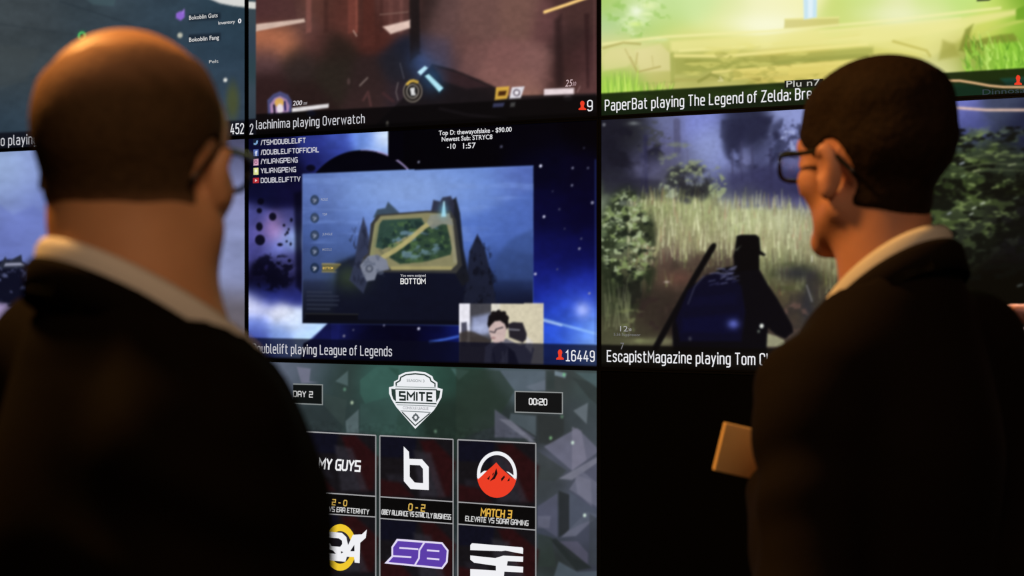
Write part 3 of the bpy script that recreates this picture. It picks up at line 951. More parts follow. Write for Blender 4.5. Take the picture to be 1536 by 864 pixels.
# ------------------------------------------------------------------ row 2, column 1 : space backdrop with a map window
D = Display(1, 1, 'middle display showing a blue space backdrop, a map window and a webcam inset', 420)
p = D.pic
p.field([(385, 215, (10, 11, 42)), (420, 220, (14, 15, 56)), (470, 210, (40, 50, 128)), (510, 212, (62, 82, 176)), (545, 208, (110, 145, 225)), (578, 205, (205, 222, 248)),
         (470, 240, (26, 30, 90)), (500, 230, (44, 56, 140)), (570, 232, (150, 180, 240)), (400, 250, (8, 9, 36)), (440, 255, (10, 10, 38)), (400, 290, (12, 13, 46)), (430, 290, (14, 13, 48)),
         (385, 330, (70, 72, 140)), (390, 352, (84, 82, 158)), (410, 345, (176, 136, 190)), (432, 335, (60, 62, 120)), (436, 356, (150, 178, 236)), (415, 372, (112, 120, 200)),
         (385, 378, (70, 70, 140)), (400, 400, (20, 18, 52)), (435, 395, (60, 60, 116)), (400, 425, (10, 9, 30)), (440, 425, (22, 20, 50)), (400, 444, (34, 44, 130)), (440, 440, (40, 48, 130)),
         (385, 462, (212, 216, 246)), (420, 474, (228, 232, 250)), (445, 482, (214, 228, 252)), (385, 488, (112, 136, 224)), (420, 498, (140, 172, 244)), (460, 498, (176, 208, 250)), (385, 508, (60, 74, 160))], 11,
        1.15, (366, 190, 586, 560))
p.poly([(582.5, 190), (910, 150), (910, 600), (440, 600), (455, 515), (470, 508), (493, 484), (582.5, 484)], (3, 3, 12), 2)
p.field([(620, 220, (2, 2, 7)), (700, 215, (2, 2, 7)), (800, 205, (2, 2, 10)), (880, 200, (1, 1, 6)), (820, 250, (3, 4, 26)), (870, 260, (4, 4, 28)), (820, 320, (6, 7, 46)),
         (880, 320, (4, 4, 36)), (820, 380, (12, 16, 80)), (880, 380, (9, 12, 70)), (820, 430, (20, 30, 122)), (880, 430, (24, 38, 146)), (830, 465, (28, 50, 168)), (880, 462, (60, 88, 212)),
         (825, 495, (40, 78, 206)), (865, 500, (74, 122, 238)), (892, 490, (120, 170, 248)), (850, 475, (50, 86, 214)), (892, 508, (140, 180, 248)), (830, 510, (40, 80, 205)),
         (540, 500, (8, 9, 44)), (600, 505, (4, 4, 24)), (660, 500, (6, 8, 44)), (500, 505, (26, 34, 106))], 22, 1.0, (588, 170, 910, 560))
p.field([(500, 500, (22, 28, 92)), (520, 500, (10, 12, 52)), (560, 505, (5, 6, 30)), (600, 505, (4, 4, 24)), (660, 505, (6, 8, 46)), (690, 505, (12, 24, 96)), (540, 535, (6, 7, 34))], 16, 1.0, (497, 486, 690, 560))
p.poly([(440, 600), (462, 512), (492, 485), (510, 486), (500, 600)], (20, 24, 84), 4, 0.8)
p.line([(645, 513), (668, 509), (690, 504)], 3.5, (70, 110, 220), 4, 0.8)
p.line([(800, 475), (830, 483), (862, 492), (896, 501)], 3.5, (150, 195, 252), 4, 0.75)
p.line([(812, 480), (842, 488)], 3, (200, 225, 255), 3, 0.7)
p.glow(874, 465, 8, 8, (170, 185, 250), 0.85)
p.ell(545, 316, 91, 91, (3, 3, 12), 2.5)
ring = [(545 + 91 * math.cos(math.radians(a)), 316 + 91 * math.sin(math.radians(a))) for a in range(-92, -38, 4)]
p.line(ring, 1.6, (150, 140, 200), 2, 0.8)
p.line(ring[4:], 2.2, (176, 158, 210), 2, 0.8)
p.poly([(582.5, 190), (605, 190), (605, 240), (582.5, 240)], (2, 2, 9), 1.5)
p.poly(ring[2:] + [(640, 262), (640, 200), (583.5, 200), (583.5, 232)], (2, 2, 9), 1.6, 0.0)
for cx, cy, rx, ry in ((389, 340, 5, 6.5), (390, 360, 7.5, 8), (409, 325, 5.5, 6), (391, 302, 5, 5), (389, 316, 4, 4), (431, 349, 2, 2.5), (420, 367, 4, 2.4), (430, 362, 1.6, 1.6), (434, 391, 2.5, 2.5),
                       (426, 338, 2, 2), (437, 330, 2, 3), (428, 352, 1.4, 1.6), (433, 344, 1.5, 2), (436, 366, 1.6, 2.4), (466, 252, 7, 5)):
    p.ell(cx, cy, rx, ry, (5, 5, 18), 2.5, 0.9)
p.poly([(441, 290), (454, 286), (454, 440), (444, 430)], (6, 6, 24), 8, 0.8)
p.clumps((372, 376, 448, 440), 12, 10, 0.4, 0.6, (6, 6, 22), 0.85, 40)
p.grain(16, 12, 0.15, 41)
for x, y, r, v in ((811, 249, 2.2, 225), (859, 252, 1.8, 120), (882, 252, 1.6, 90), (858, 278, 1.8, 110), (888.5, 304, 2.2, 150), (816, 325, 2, 200), (839, 314, 1.6, 70), (869, 373, 1.8, 150),
                   (803, 411, 2, 190), (628, 493, 2, 210), (576, 488, 1.6, 110), (628, 243, 1.8, 120), (752, 220, 2, 80), (872, 358, 1.4, 90), (884, 440, 1.6, 150), (516, 504, 2, 110),
                   (530, 495, 1.4, 80), (836, 404, 1.2, 90), (847, 343, 1.2, 70), (829, 287, 1.2, 60), (876, 222, 1.2, 60), (612, 434, 1.6, 200)):
    p.ell(x, y, r, r, (v, v, min(255, v + 25)), 1.8)
# the map window
W = [(453.5, 261), (800, 248), (800, 490), (453.5, 485)]
p.poly(W, (60, 80, 140), 1.4)
wreg = (454, 249, 799.5, 489)
hold = p.img.copy()
p.field([(470, 270, (84, 108, 176)), (600, 262, (98, 130, 206)), (700, 262, (100, 134, 212)), (785, 262, (78, 100, 176)), (470, 310, (72, 94, 160)), (600, 300, (108, 142, 218)), (560, 300, (98, 130, 205)),
         (720, 300, (94, 128, 208)), (790, 310, (72, 96, 170)), (480, 350, (66, 90, 152)), (520, 360, (84, 110, 178)), (700, 345, (84, 116, 196)), (770, 345, (72, 100, 178)), (470, 390, (48, 62, 108)),
         (520, 395, (60, 80, 134)), (760, 390, (58, 84, 150)), (790, 400, (40, 56, 106)), (480, 420, (38, 46, 72)), (540, 420, (30, 38, 54)), (640, 430, (14, 18, 36)), (760, 430, (28, 40, 76)),
         (480, 455, (24, 28, 44)), (560, 455, (18, 22, 34)), (640, 460, (7, 9, 24)), (760, 460, (14, 18, 38)), (480, 480, (11, 13, 22)), (640, 482, (4, 5, 16)), (780, 470, (10, 12, 30))], 22, 1.3, wreg)
p.clumps((454, 255, 800, 360), 70, 9, 0.5, 0.8, (122, 152, 224), 0.35, 42, lambda X, Y: np.ones_like(X))
p.glow(610, 284, 90, 34, (136, 163, 214), 0.75)
p.poly([(690, 332), (740, 312), (800, 285), (800, 380), (720, 370)], (74, 104, 182), 14, 0.5)
p.poly([(745, 385), (762, 362), (785, 350), (800, 344), (800, 420), (740, 420)], (52, 74, 128), 10, 0.6)
p.poly([(453, 380), (490, 360), (520, 352), (536, 360), (540, 420), (453, 420)], (72, 96, 152), 10, 0.4)
p.poly([(500, 470), (505, 395), (540, 380), (580, 400), (640, 412), (690, 405), (748, 470), (748, 490), (500, 488)], (14, 17, 34), 12, 0.85)
p.glow(525, 416, 18, 14, (56, 70, 44), 0.65)
for pts, c in (([(524, 420), (532, 392), (538, 352), (545, 326), (550, 342), (556, 370), (556, 410), (545, 440)], (48, 54, 78)),
               ([(700, 420), (704, 378), (716, 351), (727, 372), (735, 405), (742, 440), (748, 485), (690, 485)], (26, 30, 48)),
               ([(664, 310), (684, 296), (690, 320), (695, 372), (704, 420), (694, 430), (682, 410), (676, 350)], (22, 24, 32)),
               ([(560, 326), (566, 314), (578, 312), (582, 303), (592, 312), (600, 320), (580, 330)], (56, 72, 88)),
               ([(646, 320), (650, 300), (660, 302), (664, 296), (676, 294), (682, 304), (680, 330), (655, 328)], (42, 44, 62))):
    p.poly(pts, c, 4, 0.95)
p.clumps((690, 352, 748, 488), 8, 12, 0.5, 0.75, (10, 12, 22), 0.7, 43)
p.clumps((520, 326, 558, 440), 7, 12, 0.5, 0.75, (30, 34, 52), 0.7, 44)
# plateau with woods and paths
p.poly([(556, 336), (566, 322), (640, 316), (676, 316), (684, 330), (693, 398), (684, 410), (560, 408), (540, 402), (545, 386), (552, 380)], (54, 54, 54), 3)
p.poly([(562, 336), (571, 324), (640, 319), (674, 321), (686, 396), (676, 405), (588, 405), (578, 396), (554, 388)], (134, 130, 96), 3)
p.poly([(566, 340), (574, 330), (632, 327), (637, 336), (600, 360), (574, 374), (560, 370)], (46, 70, 62), 3)
p.poly([(646, 340), (660, 336), (670, 336), (678, 372), (676, 382), (640, 392), (600, 396), (584, 386), (590, 374), (610, 362)], (46, 68, 52), 3)
p.clumps((560, 326, 682, 398), 9, 8, 0.5, 0.7, (78, 108, 66), 0.7, 45)
p.clumps((560, 326, 682, 398), 10, 9, 0.55, 0.7, (24, 40, 42), 0.7, 46)
p.clumps((568, 328, 672, 392), 16, 10, 0.58, 0.75, (110, 140, 160), 0.7, 47)
p.line([(574, 386), (592, 376), (614, 360), (634, 342), (646, 334)], 7, (176, 166, 112), 3, 0.95)
p.line([(566, 336), (558, 384)], 7, (136, 136, 98), 3, 0.8)
p.line([(676, 330), (683, 392)], 6, (150, 146, 118), 3, 0.8)
p.line([(588, 402), (676, 402)], 5, (166, 156, 104), 3, 0.8)
p.poly([(646, 322), (674, 320), (680, 338), (664, 336), (648, 344), (640, 334)], (130, 134, 128), 3, 0.8)
p.poly([(540, 398), (552, 384), (566, 382), (580, 390), (584, 404), (566, 408), (562, 420), (550, 422), (544, 410)], (122, 128, 146), 3)
p.ell(554, 403, 6, 6, (70, 76, 92), 2, 0.8)
p.ell(554, 403, 3, 3, (130, 136, 150), 2, 0.8)
p.clumps((536, 380, 586, 424), 7, 6, 0.5, 0.7, (84, 92, 112), 0.6, 48)
p.poly([(662, 325), (665, 302), (667, 302), (669, 325)], (186, 226, 240), 2.5, 0.95)
p.glow(665, 316, 5, 8, (120, 200, 230), 0.5)
p.grain(10, 8, 0.06, 49, (454, 250, 800, 489))
p.poly([(453.5, 478), (800, 482), (800, 490), (453.5, 486)], (7, 9, 20), 3, 0.7)
p.poly([(458, 470), (537, 471), (537, 481), (458, 480)], (9, 10, 18), 2, 0.9)
for yy, xr in ((438, 497), (444, 507), (450, 508), (457, 506), (463, 494)):
    p.line([(461, yy), (xr, yy + 0.6)], 2.4, (48, 54, 72), 2, 0.75)
p.line([(458, 470.5), (537, 471.5)], 1.2, (52, 52, 50), 1.5, 0.8)
for yy, v in ((300, 52), (327, 56), (353, 54), (377, 46), (402, 34)):
    p.ell(472, yy, 6.4, 7.4, (v - 16, v, v + 24), 1.8, 0.95)
    p.ell(472, yy, 4.8, 5.8, (v + 10, v + 24, v + 52), 1.8, 0.8)
    p.line([(470, yy - 1), (474, yy), (471, yy + 3)], 1.8, (150, 158, 180) if yy < 400 else (222, 222, 222), 1.5, 0.9)
p.poly([(483, 395.5), (512, 396.5), (500, 408), (483, 407.5)], (112, 104, 56), 3, 0.8)
p.line([(483, 395.5), (510, 396.4)], 1.2, (190, 165, 90), 1.5, 0.9)
p.line([(483, 407.6), (504, 408.2)], 1.2, (170, 150, 84), 1.5, 0.8)
# keep the window's edge straight
WX = (p.X > 453.5) & (p.X < 800)
top = 261 + (248 - 261) * (p.X - 453.5) / 346.5
bot = 485 + 4.6 * (p.X - 453.5) / 346.5
msk = (WX & (p.Y > top) & (p.Y < bot))[..., None]
p.img = np.where(msk, p.img, hold)
p.line([(453.5, 262), (453.5, 484)], 1.2, (96, 112, 160), 1.4, 0.6)
# webcam inset
wc = p.img.copy()
p.poly([(688, 455), (816, 455), (816, 547), (688, 546)], (205, 196, 172), 1.5)
p.poly([(688, 455), (706, 455), (706, 515), (688, 515)], (232, 230, 240), 2)
p.poly([(705, 455), (737, 455), (737, 520), (705, 520)], (66, 66, 74), 2)
p.poly([(708, 476), (734, 470), (734, 500), (708, 504)], (140, 150, 190), 9, 0.85)
p.glow(720, 492, 12, 7, (176, 186, 222), 0.8)
p.poly([(737, 455), (750, 455), (750, 470), (737, 480)], (222, 218, 208), 3, 0.9)
p.glow(790, 480, 26, 22, (216, 208, 180), 0.6)
p.poly([(692, 484), (700, 483), (701, 506), (698, 520), (692, 520)], (66, 66, 84), 2.5, 0.95)
p.poly([(688, 500), (700, 496), (712, 498), (736, 510), (736, 546), (688, 546)], (56, 50, 48), 5, 0.9)
p.poly([(762, 486), (770, 483), (784, 484), (790, 500), (790, 508), (784, 514), (764, 506)], (36, 33, 42), 3)
p.line([(764, 494), (779, 495)], 1.8, (165, 165, 175), 1.8, 0.8)
p.poly([(726, 546), (728, 520), (738, 513), (760, 508), (780, 518), (796, 514), (801, 524), (796, 546)], (108, 106, 118), 3)
p.poly([(790, 504), (800, 514), (797, 530), (788, 520)], (212, 208, 204), 3, 0.9)
p.poly([(734, 484), (738, 478), (752, 478), (760, 488), (759, 500), (756, 512), (742, 515), (736, 506), (733, 496)], (200, 176, 172), 2.5)
p.poly([(731, 487), (733, 474), (742, 467), (754, 467), (762, 474), (763, 490), (760, 494), (757, 486), (750, 481), (742, 482), (738, 486), (733, 492)], (18, 15, 18), 2.5)
for x, y in ((740, 470), (748, 468), (756, 470), (760, 477)):
    p.ell(x, y, 3.4, 3.4, (22, 18, 20), 2)
p.line([(735, 497), (742, 499), (744, 494), (754, 491)], 1.8, (50, 44, 52), 1.6, 0.9)
p.ell(740, 507, 3.5, 1.6, (150, 110, 110), 2, 0.7)
p.poly([(738, 522), (752, 512), (762, 520), (758, 530), (748, 546), (736, 546)], (60, 58, 70), 3, 0.7)
p.poly([(762, 520), (772, 528), (778, 546), (762, 546)], (24, 24, 34), 3, 0.9)
p.line([(740, 530), (743, 546)], 2.2, (34, 34, 44), 2, 0.8)
p.line([(754, 528), (755, 546)], 1.8, (150, 148, 160), 2, 0.7)
p.grain(4, 4, 0.06, 51, (688, 455, 816, 547))
p.img = np.where(((p.X > 688) & (p.X < 815.5))[..., None] & ((p.Y > 455) & (p.Y < 546.5))[..., None], p.img, wc)
# caption band
p.below(375, 506.5, 893, 517, (8, 10, 28), 0.74, 2)
p.below(375, 535, 893, 548.5, (2, 2, 6), 0.8, 3)
p.line([(893.3, 240), (893.3, 514)], 2.2, (50, 70, 150), 2, 0.5)
D.finish()
sh = D.sheet()
sh.sign('Doublelift playing League of Legends', 379, 588.5, 529, 13.3, SOFT)
sh.sign('16449', 848.5, 892.5, 541, 15.3, WHITE, part='viewer_count')
viewer_icon(D, 840.5, 524.5, 539.5)
sh.build('caption_text', D.root)
sh = D.sheet()
for body, x1, y in (('/TSMDOUBLELIFT', 459, 217.3), ('/DOUBLELIFTOFFICIAL', 479, 232), ('/YILIANGPENG', 447, 245.6), ('YILIANGPENG', 444.5, 259.6), ('DOUBLELIFTTV', 451, 274)):
    sh.sign(body, 391.5, x1, y, 6.6, (205, 205, 215), 2, 0.19, alphabet=BLOCK, gap=0.28)
sh.text('Top D: thewayofslake - $90.00', 658.5, 768, 203, 6.8, (225, 225, 228), 2, 0.012)
sh.text('Newest Sub: STRYC8', 663, 739, 212.3, 6.8, (225, 225, 228), 2, 0.012)
sh.text('-10', 671, 684, 223.6, 7.6, (225, 225, 228), 2, 0.012)
sh.text('1:57', 695, 714, 222.8, 8.0, (225, 225, 228), 2, 0.012)
sh.sign('BOTTOM', 601, 639, 425.6, 7.4, (230, 230, 230), 2, 0.21, alphabet=BLOCK, gap=0.28)
sh.text('You were assigned', 601, 639, 415, 3.6, (200, 200, 205), 2, 0.012)
for body, x0, x1, y, c in (('ROLE', 482, 492, 301, 160), ('TOP', 484, 491, 323.5, 160), ('JUNGLE', 484, 499, 353, 150), ('MIDDLE', 484, 498, 376, 130)):
    sh.text(body, x0, x1, y, 3.4, (c, c + 8, c + 30), 2, 0.01)
sh.text('BOTTOM', 484.5, 500, 404, 3.6, (222, 186, 92), 2, 0.012)
sh.build('stream_overlay_text', D.root)
sh = D.sheet()
sh.poly([(380, 209), (388, 208), (388, 218), (380, 219)], (20, 28, 48), 1)
sh.poly([(381, 214.5), (384, 215), (385, 211), (387.5, 210.5), (387, 215), (384, 217.5), (381, 217)], (120, 160, 205), 2)
sh.build('social_icon', D.root)
sh = D.sheet()
sh.poly([(380.5, 224.5), (388, 224), (388, 234), (380.5, 234.5)], (86, 108, 176), 1)
sh.poly([(383.6, 234), (383.6, 230), (382.6, 230), (382.6, 228.6), (383.6, 228.6), (383.8, 226.6), (386.6, 226), (386.6, 227.4), (385.2, 227.8), (385.2, 228.6), (386.4, 228.6), (386.2, 230), (385.2, 230), (385.2, 234)], (225, 232, 250), 2)
sh.build('social_icon', D.root)
sh = D.sheet()
sh.poly([(380.5, 238.5), (388, 238), (388, 248), (380.5, 248.5)], (214, 166, 190), 1)
sh.disc(384.2, 243.3, 2.4, 2.8, (150, 80, 120), 2, 14, 0.6)
sh.build('social_icon', D.root)
sh = D.sheet()
sh.poly([(380.5, 252), (388, 251.6), (388, 262), (380.5, 262.4)], (222, 226, 150), 1)
sh.disc(384.2, 256.4, 1.8, 2.4, (245, 246, 226), 2, 12)
sh.build('social_icon', D.root)
sh = D.sheet()
sh.poly([(379.5, 267), (389, 266.6), (389, 274.6), (379.5, 275)], (176, 44, 52), 1)
sh.poly([(383, 268.6), (386.4, 270.8), (383, 273)], (240, 214, 214), 2)
sh.build('social_icon', D.root)

# ------------------------------------------------------------------ row 2, column 2 : soldier in tall grass
D = Display(2, 1, 'display showing a figure with hat and backpack in tall grass, left of the dark-haired man', 520)
p = D.pic
p.field([(920, 200, (26, 26, 38)), (960, 200, (36, 37, 44)), (1000, 190, (108, 114, 158)), (1050, 190, (124, 134, 206)), (1065, 222, (140, 152, 204)), (1000, 222, (92, 92, 134)), (1090, 230, (136, 146, 206)),
         (1130, 200, (38, 40, 62)), (1110, 200, (42, 46, 74)), (1190, 180, (140, 150, 204)), (1160, 232, (82, 87, 128)), (1190, 222, (112, 118, 168)), (920, 250, (29, 29, 42)), (970, 250, (62, 62, 88)),
         (930, 280, (34, 34, 50)), (1000, 252, (78, 78, 96)), (1040, 242, (102, 107, 142)), (1150, 272, (52, 52, 86)), (1200, 282, (48, 48, 86)), (1100, 272, (68, 70, 104)), (920, 300, (90, 104, 74)),
         (980, 312, (112, 122, 72)), (1050, 316, (132, 142, 88)), (1120, 316, (152, 162, 107)), (1180, 332, (152, 158, 112)), (1230, 360, (124, 120, 84)), (980, 350, (107, 107, 72)), (1050, 355, (122, 120, 80)),
         (1150, 360, (134, 134, 88)), (1000, 400, (78, 62, 52)), (1060, 400, (64, 54, 45)), (950, 400, (70, 72, 52)), (930, 350, (60, 74, 46)), (920, 440, (55, 60, 42)), (980, 460, (50, 42, 36)),
         (1170, 400, (112, 117, 78)), (1190, 425, (94, 90, 62)), (1210, 465, (60, 54, 46)), (1160, 450, (72, 62, 48)), (1020, 480, (42, 34, 30)), (920, 510, (72, 72, 52)), (960, 510, (60, 55, 43)),
         (1180, 490, (64, 54, 48)), (1440, 158, (112, 118, 194)), (1500, 160, (62, 70, 96)), (1450, 188, (68, 74, 130)), (1530, 190, (28, 33, 58)), (1450, 240, (48, 60, 38)), (1500, 240, (34, 42, 32)),
         (1450, 300, (34, 44, 22)), (1500, 300, (14, 18, 10)), (1450, 360, (22, 28, 16)), (1530, 350, (6, 8, 6)), (1500, 420, (5, 6, 4)), (1320, 300, (60, 70, 50)), (1320, 450, (30, 34, 24)), (1560, 300, (6, 8, 6))], 18)
# distant trees
p.clumps((900, 176, 1002, 268), 26, 20, 0.35, 0.55, (24, 24, 36), 0.9, 61)
p.clumps((950, 176, 1010, 240), 10, 8, 0.5, 0.7, (58, 60, 58), 0.6, 62)
p.clumps((1078, 168, 1180, 262), 24, 18, 0.38, 0.55, (34, 36, 62), 0.9, 63)
p.poly([(1082, 180), (1160, 174), (1150, 200), (1120, 222), (1096, 222), (1080, 206)], (36, 38, 64), 7, 0.75)
p.clumps((1148, 172, 1216, 250), 10, 9, 0.48, 0.66, (56, 60, 92), 0.85, 64)
p.clumps((1140, 190, 1216, 256), 9, 9, 0.58, 0.72, (168, 178, 220), 0.75, 65)
for x, y0, y1, wd, v in ((968, 205, 288, 6, 40), (962, 230, 285, 3, 46), (1015, 182, 226, 10, 76), (1031, 225, 260, 2, 90), (1112, 214, 272, 4, 52), (1098, 224, 262, 3, 60), (1128, 220, 268, 4, 50), (1156, 225, 280, 5, 48)):
    p.line([(x, y0), (x + 1, y1)], wd, (v, v, v + 30), 4, 0.7)
p.glow(958, 254, 8, 8, (112, 112, 150), 0.6)
p.glow(980, 250, 9, 12, (96, 96, 132), 0.6)
p.glow(1062, 214, 16, 20, (140, 152, 200), 0.4)
p.glow(1118, 240, 7, 14, (118, 122, 168), 0.6)
p.poly([(1094, 262), (1150, 250), (1216, 262), (1230, 312), (1100, 312)], (50, 50, 86), 10, 0.55)
p.poly([(905, 262), (990, 270), (994, 300), (905, 290)], (34, 33, 50), 10, 0.55)
# shrub in the middle
p.clumps((984, 210, 1050, 262), 14, 9, 0.42, 0.65, (120, 128, 112), 0.7, 66)
p.clumps((992, 240, 1076, 310), 18, 16, 0.26, 0.6, (42, 44, 46), 0.85, 67)
p.clumps((996, 238, 1086, 276), 7, 5, 0.44, 0.74, (140, 150, 116), 0.85, 68)
p.clumps((986, 266, 1022, 300), 8, 7, 0.42, 0.62, (150, 160, 136), 0.85, 69)
p.clumps((1060, 258, 1092, 300), 8, 8, 0.42, 0.62, (150, 162, 120), 0.85, 70)
p.clumps((1014, 256, 1066, 298), 12, 12, 0.3, 0.5, (36, 36, 42), 0.8, 71)
rng = random.Random(11)
# tall grass, rear blades first
for i in range(1300):
    y = rng.uniform(292, 430)
    x = rng.uniform(940, 1290)
    yb = y + (x - 1000) * 0.04
    if yb > 395 and x < 1110 and rng.random() < 0.75:
        continue
    h = rng.uniform(10, 28)
    b = rng.random()
    base = (196, 200, 146) if b > 0.58 else ((142, 148, 92) if b > 0.25 else (112, 106, 72))
    k = rng.uniform(0.75, 1.15) * (1.0 if yb < 385 else 0.75)
    if b > 0.95:
        base = (140, 98, 74)
    p.line([(x, yb + h * 0.4), (x + rng.uniform(-3, 3), yb - h * 0.6)], rng.uniform(1.6, 3.0), tuple(c * k for c in base), 1.8, 0.5, 0.8)
grass_lift = smooth01(p.Y, 286, 306) * (1 - smooth01(p.Y, 360, 420))  # raises the grass band to a paler, creamier tone
p.img = p.img + ((1 - p.img / 255) * p.img * 0.38 + np.array([6.0, 4.0, 10.0])) * grass_lift[..., None]
p.clumps((975, 365, 1090, 500), 34, 26, 0.35, 0.6, (76, 60, 52), 0.7, 72)
p.clumps((1000, 372, 1080, 440), 26, 22, 0.4, 0.6, (58, 48, 42), 0.7, 73)
p.clumps((1148, 390, 1240, 440), 30, 14, 0.35, 0.6, (72, 78, 46), 0.6, 74)
p.clumps((1160, 396, 1250, 520), 26, 30, 0.42, 0.62, (52, 46, 44), 0.75, 75)
p.glow(1195, 410, 22, 9, (34, 34, 46), 0.75)
p.glow(1212, 455, 7, 22, (40, 42, 50), 0.7)
p.line([(1210, 428), (1218, 452)], 2, (150, 150, 150), 2, 0.7)
p.line([(1218, 384), (1218, 392)], 2, (225, 225, 205), 2, 0.8)
p.clumps((1170, 450, 1216, 512), 9, 9, 0.5, 0.7, (112, 84, 76), 0.6, 76)
p.glow(1020, 418, 16, 8, (104, 68, 58), 0.6)
p.ell(1000, 423, 4, 1.6, (190, 175, 165), 2, 0.7)
# left leafy bush
p.clumps((890, 270, 992, 480), 20, 18, 0.36, 0.55, (34, 42, 28), 0.85, 77)
p.clumps((896, 280, 984, 440), 8, 6, 0.5, 0.66, (128, 146, 92), 0.85, 78)
p.clumps((896, 280, 980, 430), 7, 5, 0.56, 0.68, (176, 190, 150), 0.8, 79)
p.clumps((896, 300, 990, 440), 10, 8, 0.55, 0.7, (22, 28, 22), 0.85, 80)
p.clumps((922, 410, 966, 470), 20, 20, 0.3, 0.5, (26, 28, 24), 0.8, 81)
for i in range(40):
    x, y = rng.uniform(906, 950), rng.uniform(440, 500)
    p.line([(x, y + 10), (x + rng.uniform(-5, 5), y - 24)], 2.2, rng.choice([(100, 108, 74), (72, 78, 54), (124, 128, 96)]), 2, 0.55, 0.8)
p.clumps((904, 460, 985, 520), 12, 8, 0.5, 0.7, (118, 124, 82), 0.7, 82)
p.glow(965, 512, 22, 4, (128, 132, 92), 0.7)
p.glow(1000, 512, 10, 5, (140, 140, 104), 0.6)
p.clumps((955, 430, 1008, 500), 20, 18, 0.42, 0.6, (46, 34, 34), 0.6, 83)
# figure with hat, pack and long gun
p.line([(1069, 371), (1040, 420), (1012, 470), (983, 522)], 9, (9, 9, 12), 2.5)
p.line([(1071, 368), (1058, 388)], 7, (8, 8, 10), 2.5)
p.poly([(1084, 402), (1104, 398), (1138, 402), (1150, 424), (1166, 448), (1188, 488), (1190, 498), (1178, 508), (1164, 502), (1152, 492), (1150, 530), (1010, 530), (1008, 488), (1024, 440), (1050, 420)], (8, 8, 14), 3)
p.poly([(1105, 354), (1112, 352), (1134, 352), (1139, 356), (1141, 376), (1149, 382), (1146, 384), (1139, 382), (1139, 404), (1102, 408), (1100, 384), (1102, 376)], (7, 7, 10), 2)
p.poly([(1100, 376), (1112, 368), (1106, 376)], (84, 86, 74), 2, 0.7)
p.poly([(1032, 436), (1060, 412), (1096, 410), (1112, 430), (1118, 468), (1112, 512), (1020, 512), (1014, 480)], (10, 11, 34), 5, 0.9)
p.poly([(1024, 478), (1108, 470), (1106, 500), (1022, 498)], (10, 12, 46), 9, 0.7)
p.poly([(1040, 446), (1104, 440), (1104, 456), (1034, 460)], (12, 13, 42), 9, 0.6)
for i in range(26):
    x, y = rng.uniform(1062, 1100), rng.uniform(402, 428)
    p.line([(x, y), (x + rng.uniform(6, 14), y + rng.uniform(-4, 3))], 1.6, rng.choice([(96, 98, 136), (62, 62, 104), (130, 130, 160)]), 1.6, 0.6)
p.line([(1056, 414), (1042, 430), (1032, 456)], 2, (62, 62, 84), 2, 0.7)
p.glow(1100, 486, 6, 5, (92, 102, 190), 0.9)
p.ell(1142.5, 489, 3, 3.4, (226, 230, 222), 2)
p.ell(1138, 497, 2, 2.4, (90, 96, 88), 2)
p.ell(1035, 508, 2.5, 3, (62, 62, 74), 2.5, 0.8)
p.poly([(1151, 500), (1164, 504), (1176, 510), (1180, 520), (1150, 520)], (168, 168, 134), 3, 0.8)
p.ell(906, 187, 2.4, 2.6, (112, 114, 122), 2, 0.9)
p.glow(951, 185, 6, 2, (132, 138, 140), 0.7)
# right hand bush
p.clumps((1395, 190, 1575, 400), 16, 9, 0.46, 0.70, (70, 86, 44), 0.7, 84, lambda X, Y: smooth01(Y, 185, 205) * (1 - smooth01(Y, 330, 400)) * (1 - 0.6 * smooth01(X, 1470, 1540)))
p.clumps((1395, 190, 1575, 390), 13, 6, 0.56, 0.74, (124, 142, 86), 0.75, 85, lambda X, Y: smooth01(Y, 185, 205) * (1 - smooth01(Y, 310, 390)) * (1 - 0.5 * smooth01(X, 1470, 1540)))
p.clumps((1395, 195, 1575, 420), 15, 8, 0.46, 0.62, (8, 11, 9), 0.85, 86, lambda X, Y: np.ones_like(X))
for x, y, wd, c in ((1443, 245, 5, (170, 178, 190)), (1474, 305, 5, (192, 200, 180)), (1461, 312, 4, (186, 194, 170)), (1457, 321, 4, (170, 180, 160)), (1445, 264, 5, (130, 150, 110)), (1424, 320, 4, (150, 156, 160)),
                    (1465, 256, 9, (150, 160, 110)), (1518, 247, 10, (140, 150, 112)), (1493, 281, 9, (110, 124, 74)), (1445, 206, 9, (110, 124, 80)), (1530, 428, 6, (84, 90, 84)), (1524, 297, 6, (70, 80, 62))):
    p.line([(x - wd / 2, y + 1), (x + wd / 2, y - 1)], 3, c, 2.5, 0.8)
for y in (236, 249, 258):
    p.line([(1440, y + 3), (1480, y - 4), (1534, y - 2)], 2, (110, 120, 84), 3, 0.5)
p.line([(1395, 161), (1440, 162), (1480, 165), (1580, 165)], 3.6, (236, 198, 176), 2.6, 0.95)  # painted streak standing in for a lamp's reflection on this display
p.grain(5, 4, 0.07, 87)
p.below(905, 517, 1160, 523, (7, 7, 7), 0.86, 2)
p.below(905, 545, 1160, 552, (3, 3, 3), 0.7, 3)
D.finish(2)
sh = D.sheet()
sh.sign('EscapistMagazine playing Tom Cl', 910.5, 1153.5, 541.8, 15.8, WHITE)
sh.build('caption_text', D.root)
sh = D.sheet()
sh.text('12', 930.5, 942, 497, 8, (170, 170, 172), 2, 0.0)
sh.text('30', 943, 947.5, 496.5, 4, (180, 180, 180), 2, 0.0)
sh.text('5.56 Suppressor', 921, 961, 503.5, 4, (120, 120, 122), 2, 0.0)
sh.text('7', 931, 936.5, 524, 10, (120, 120, 124), 2, 0.0)
sh.build('game_readout_text', D.root)

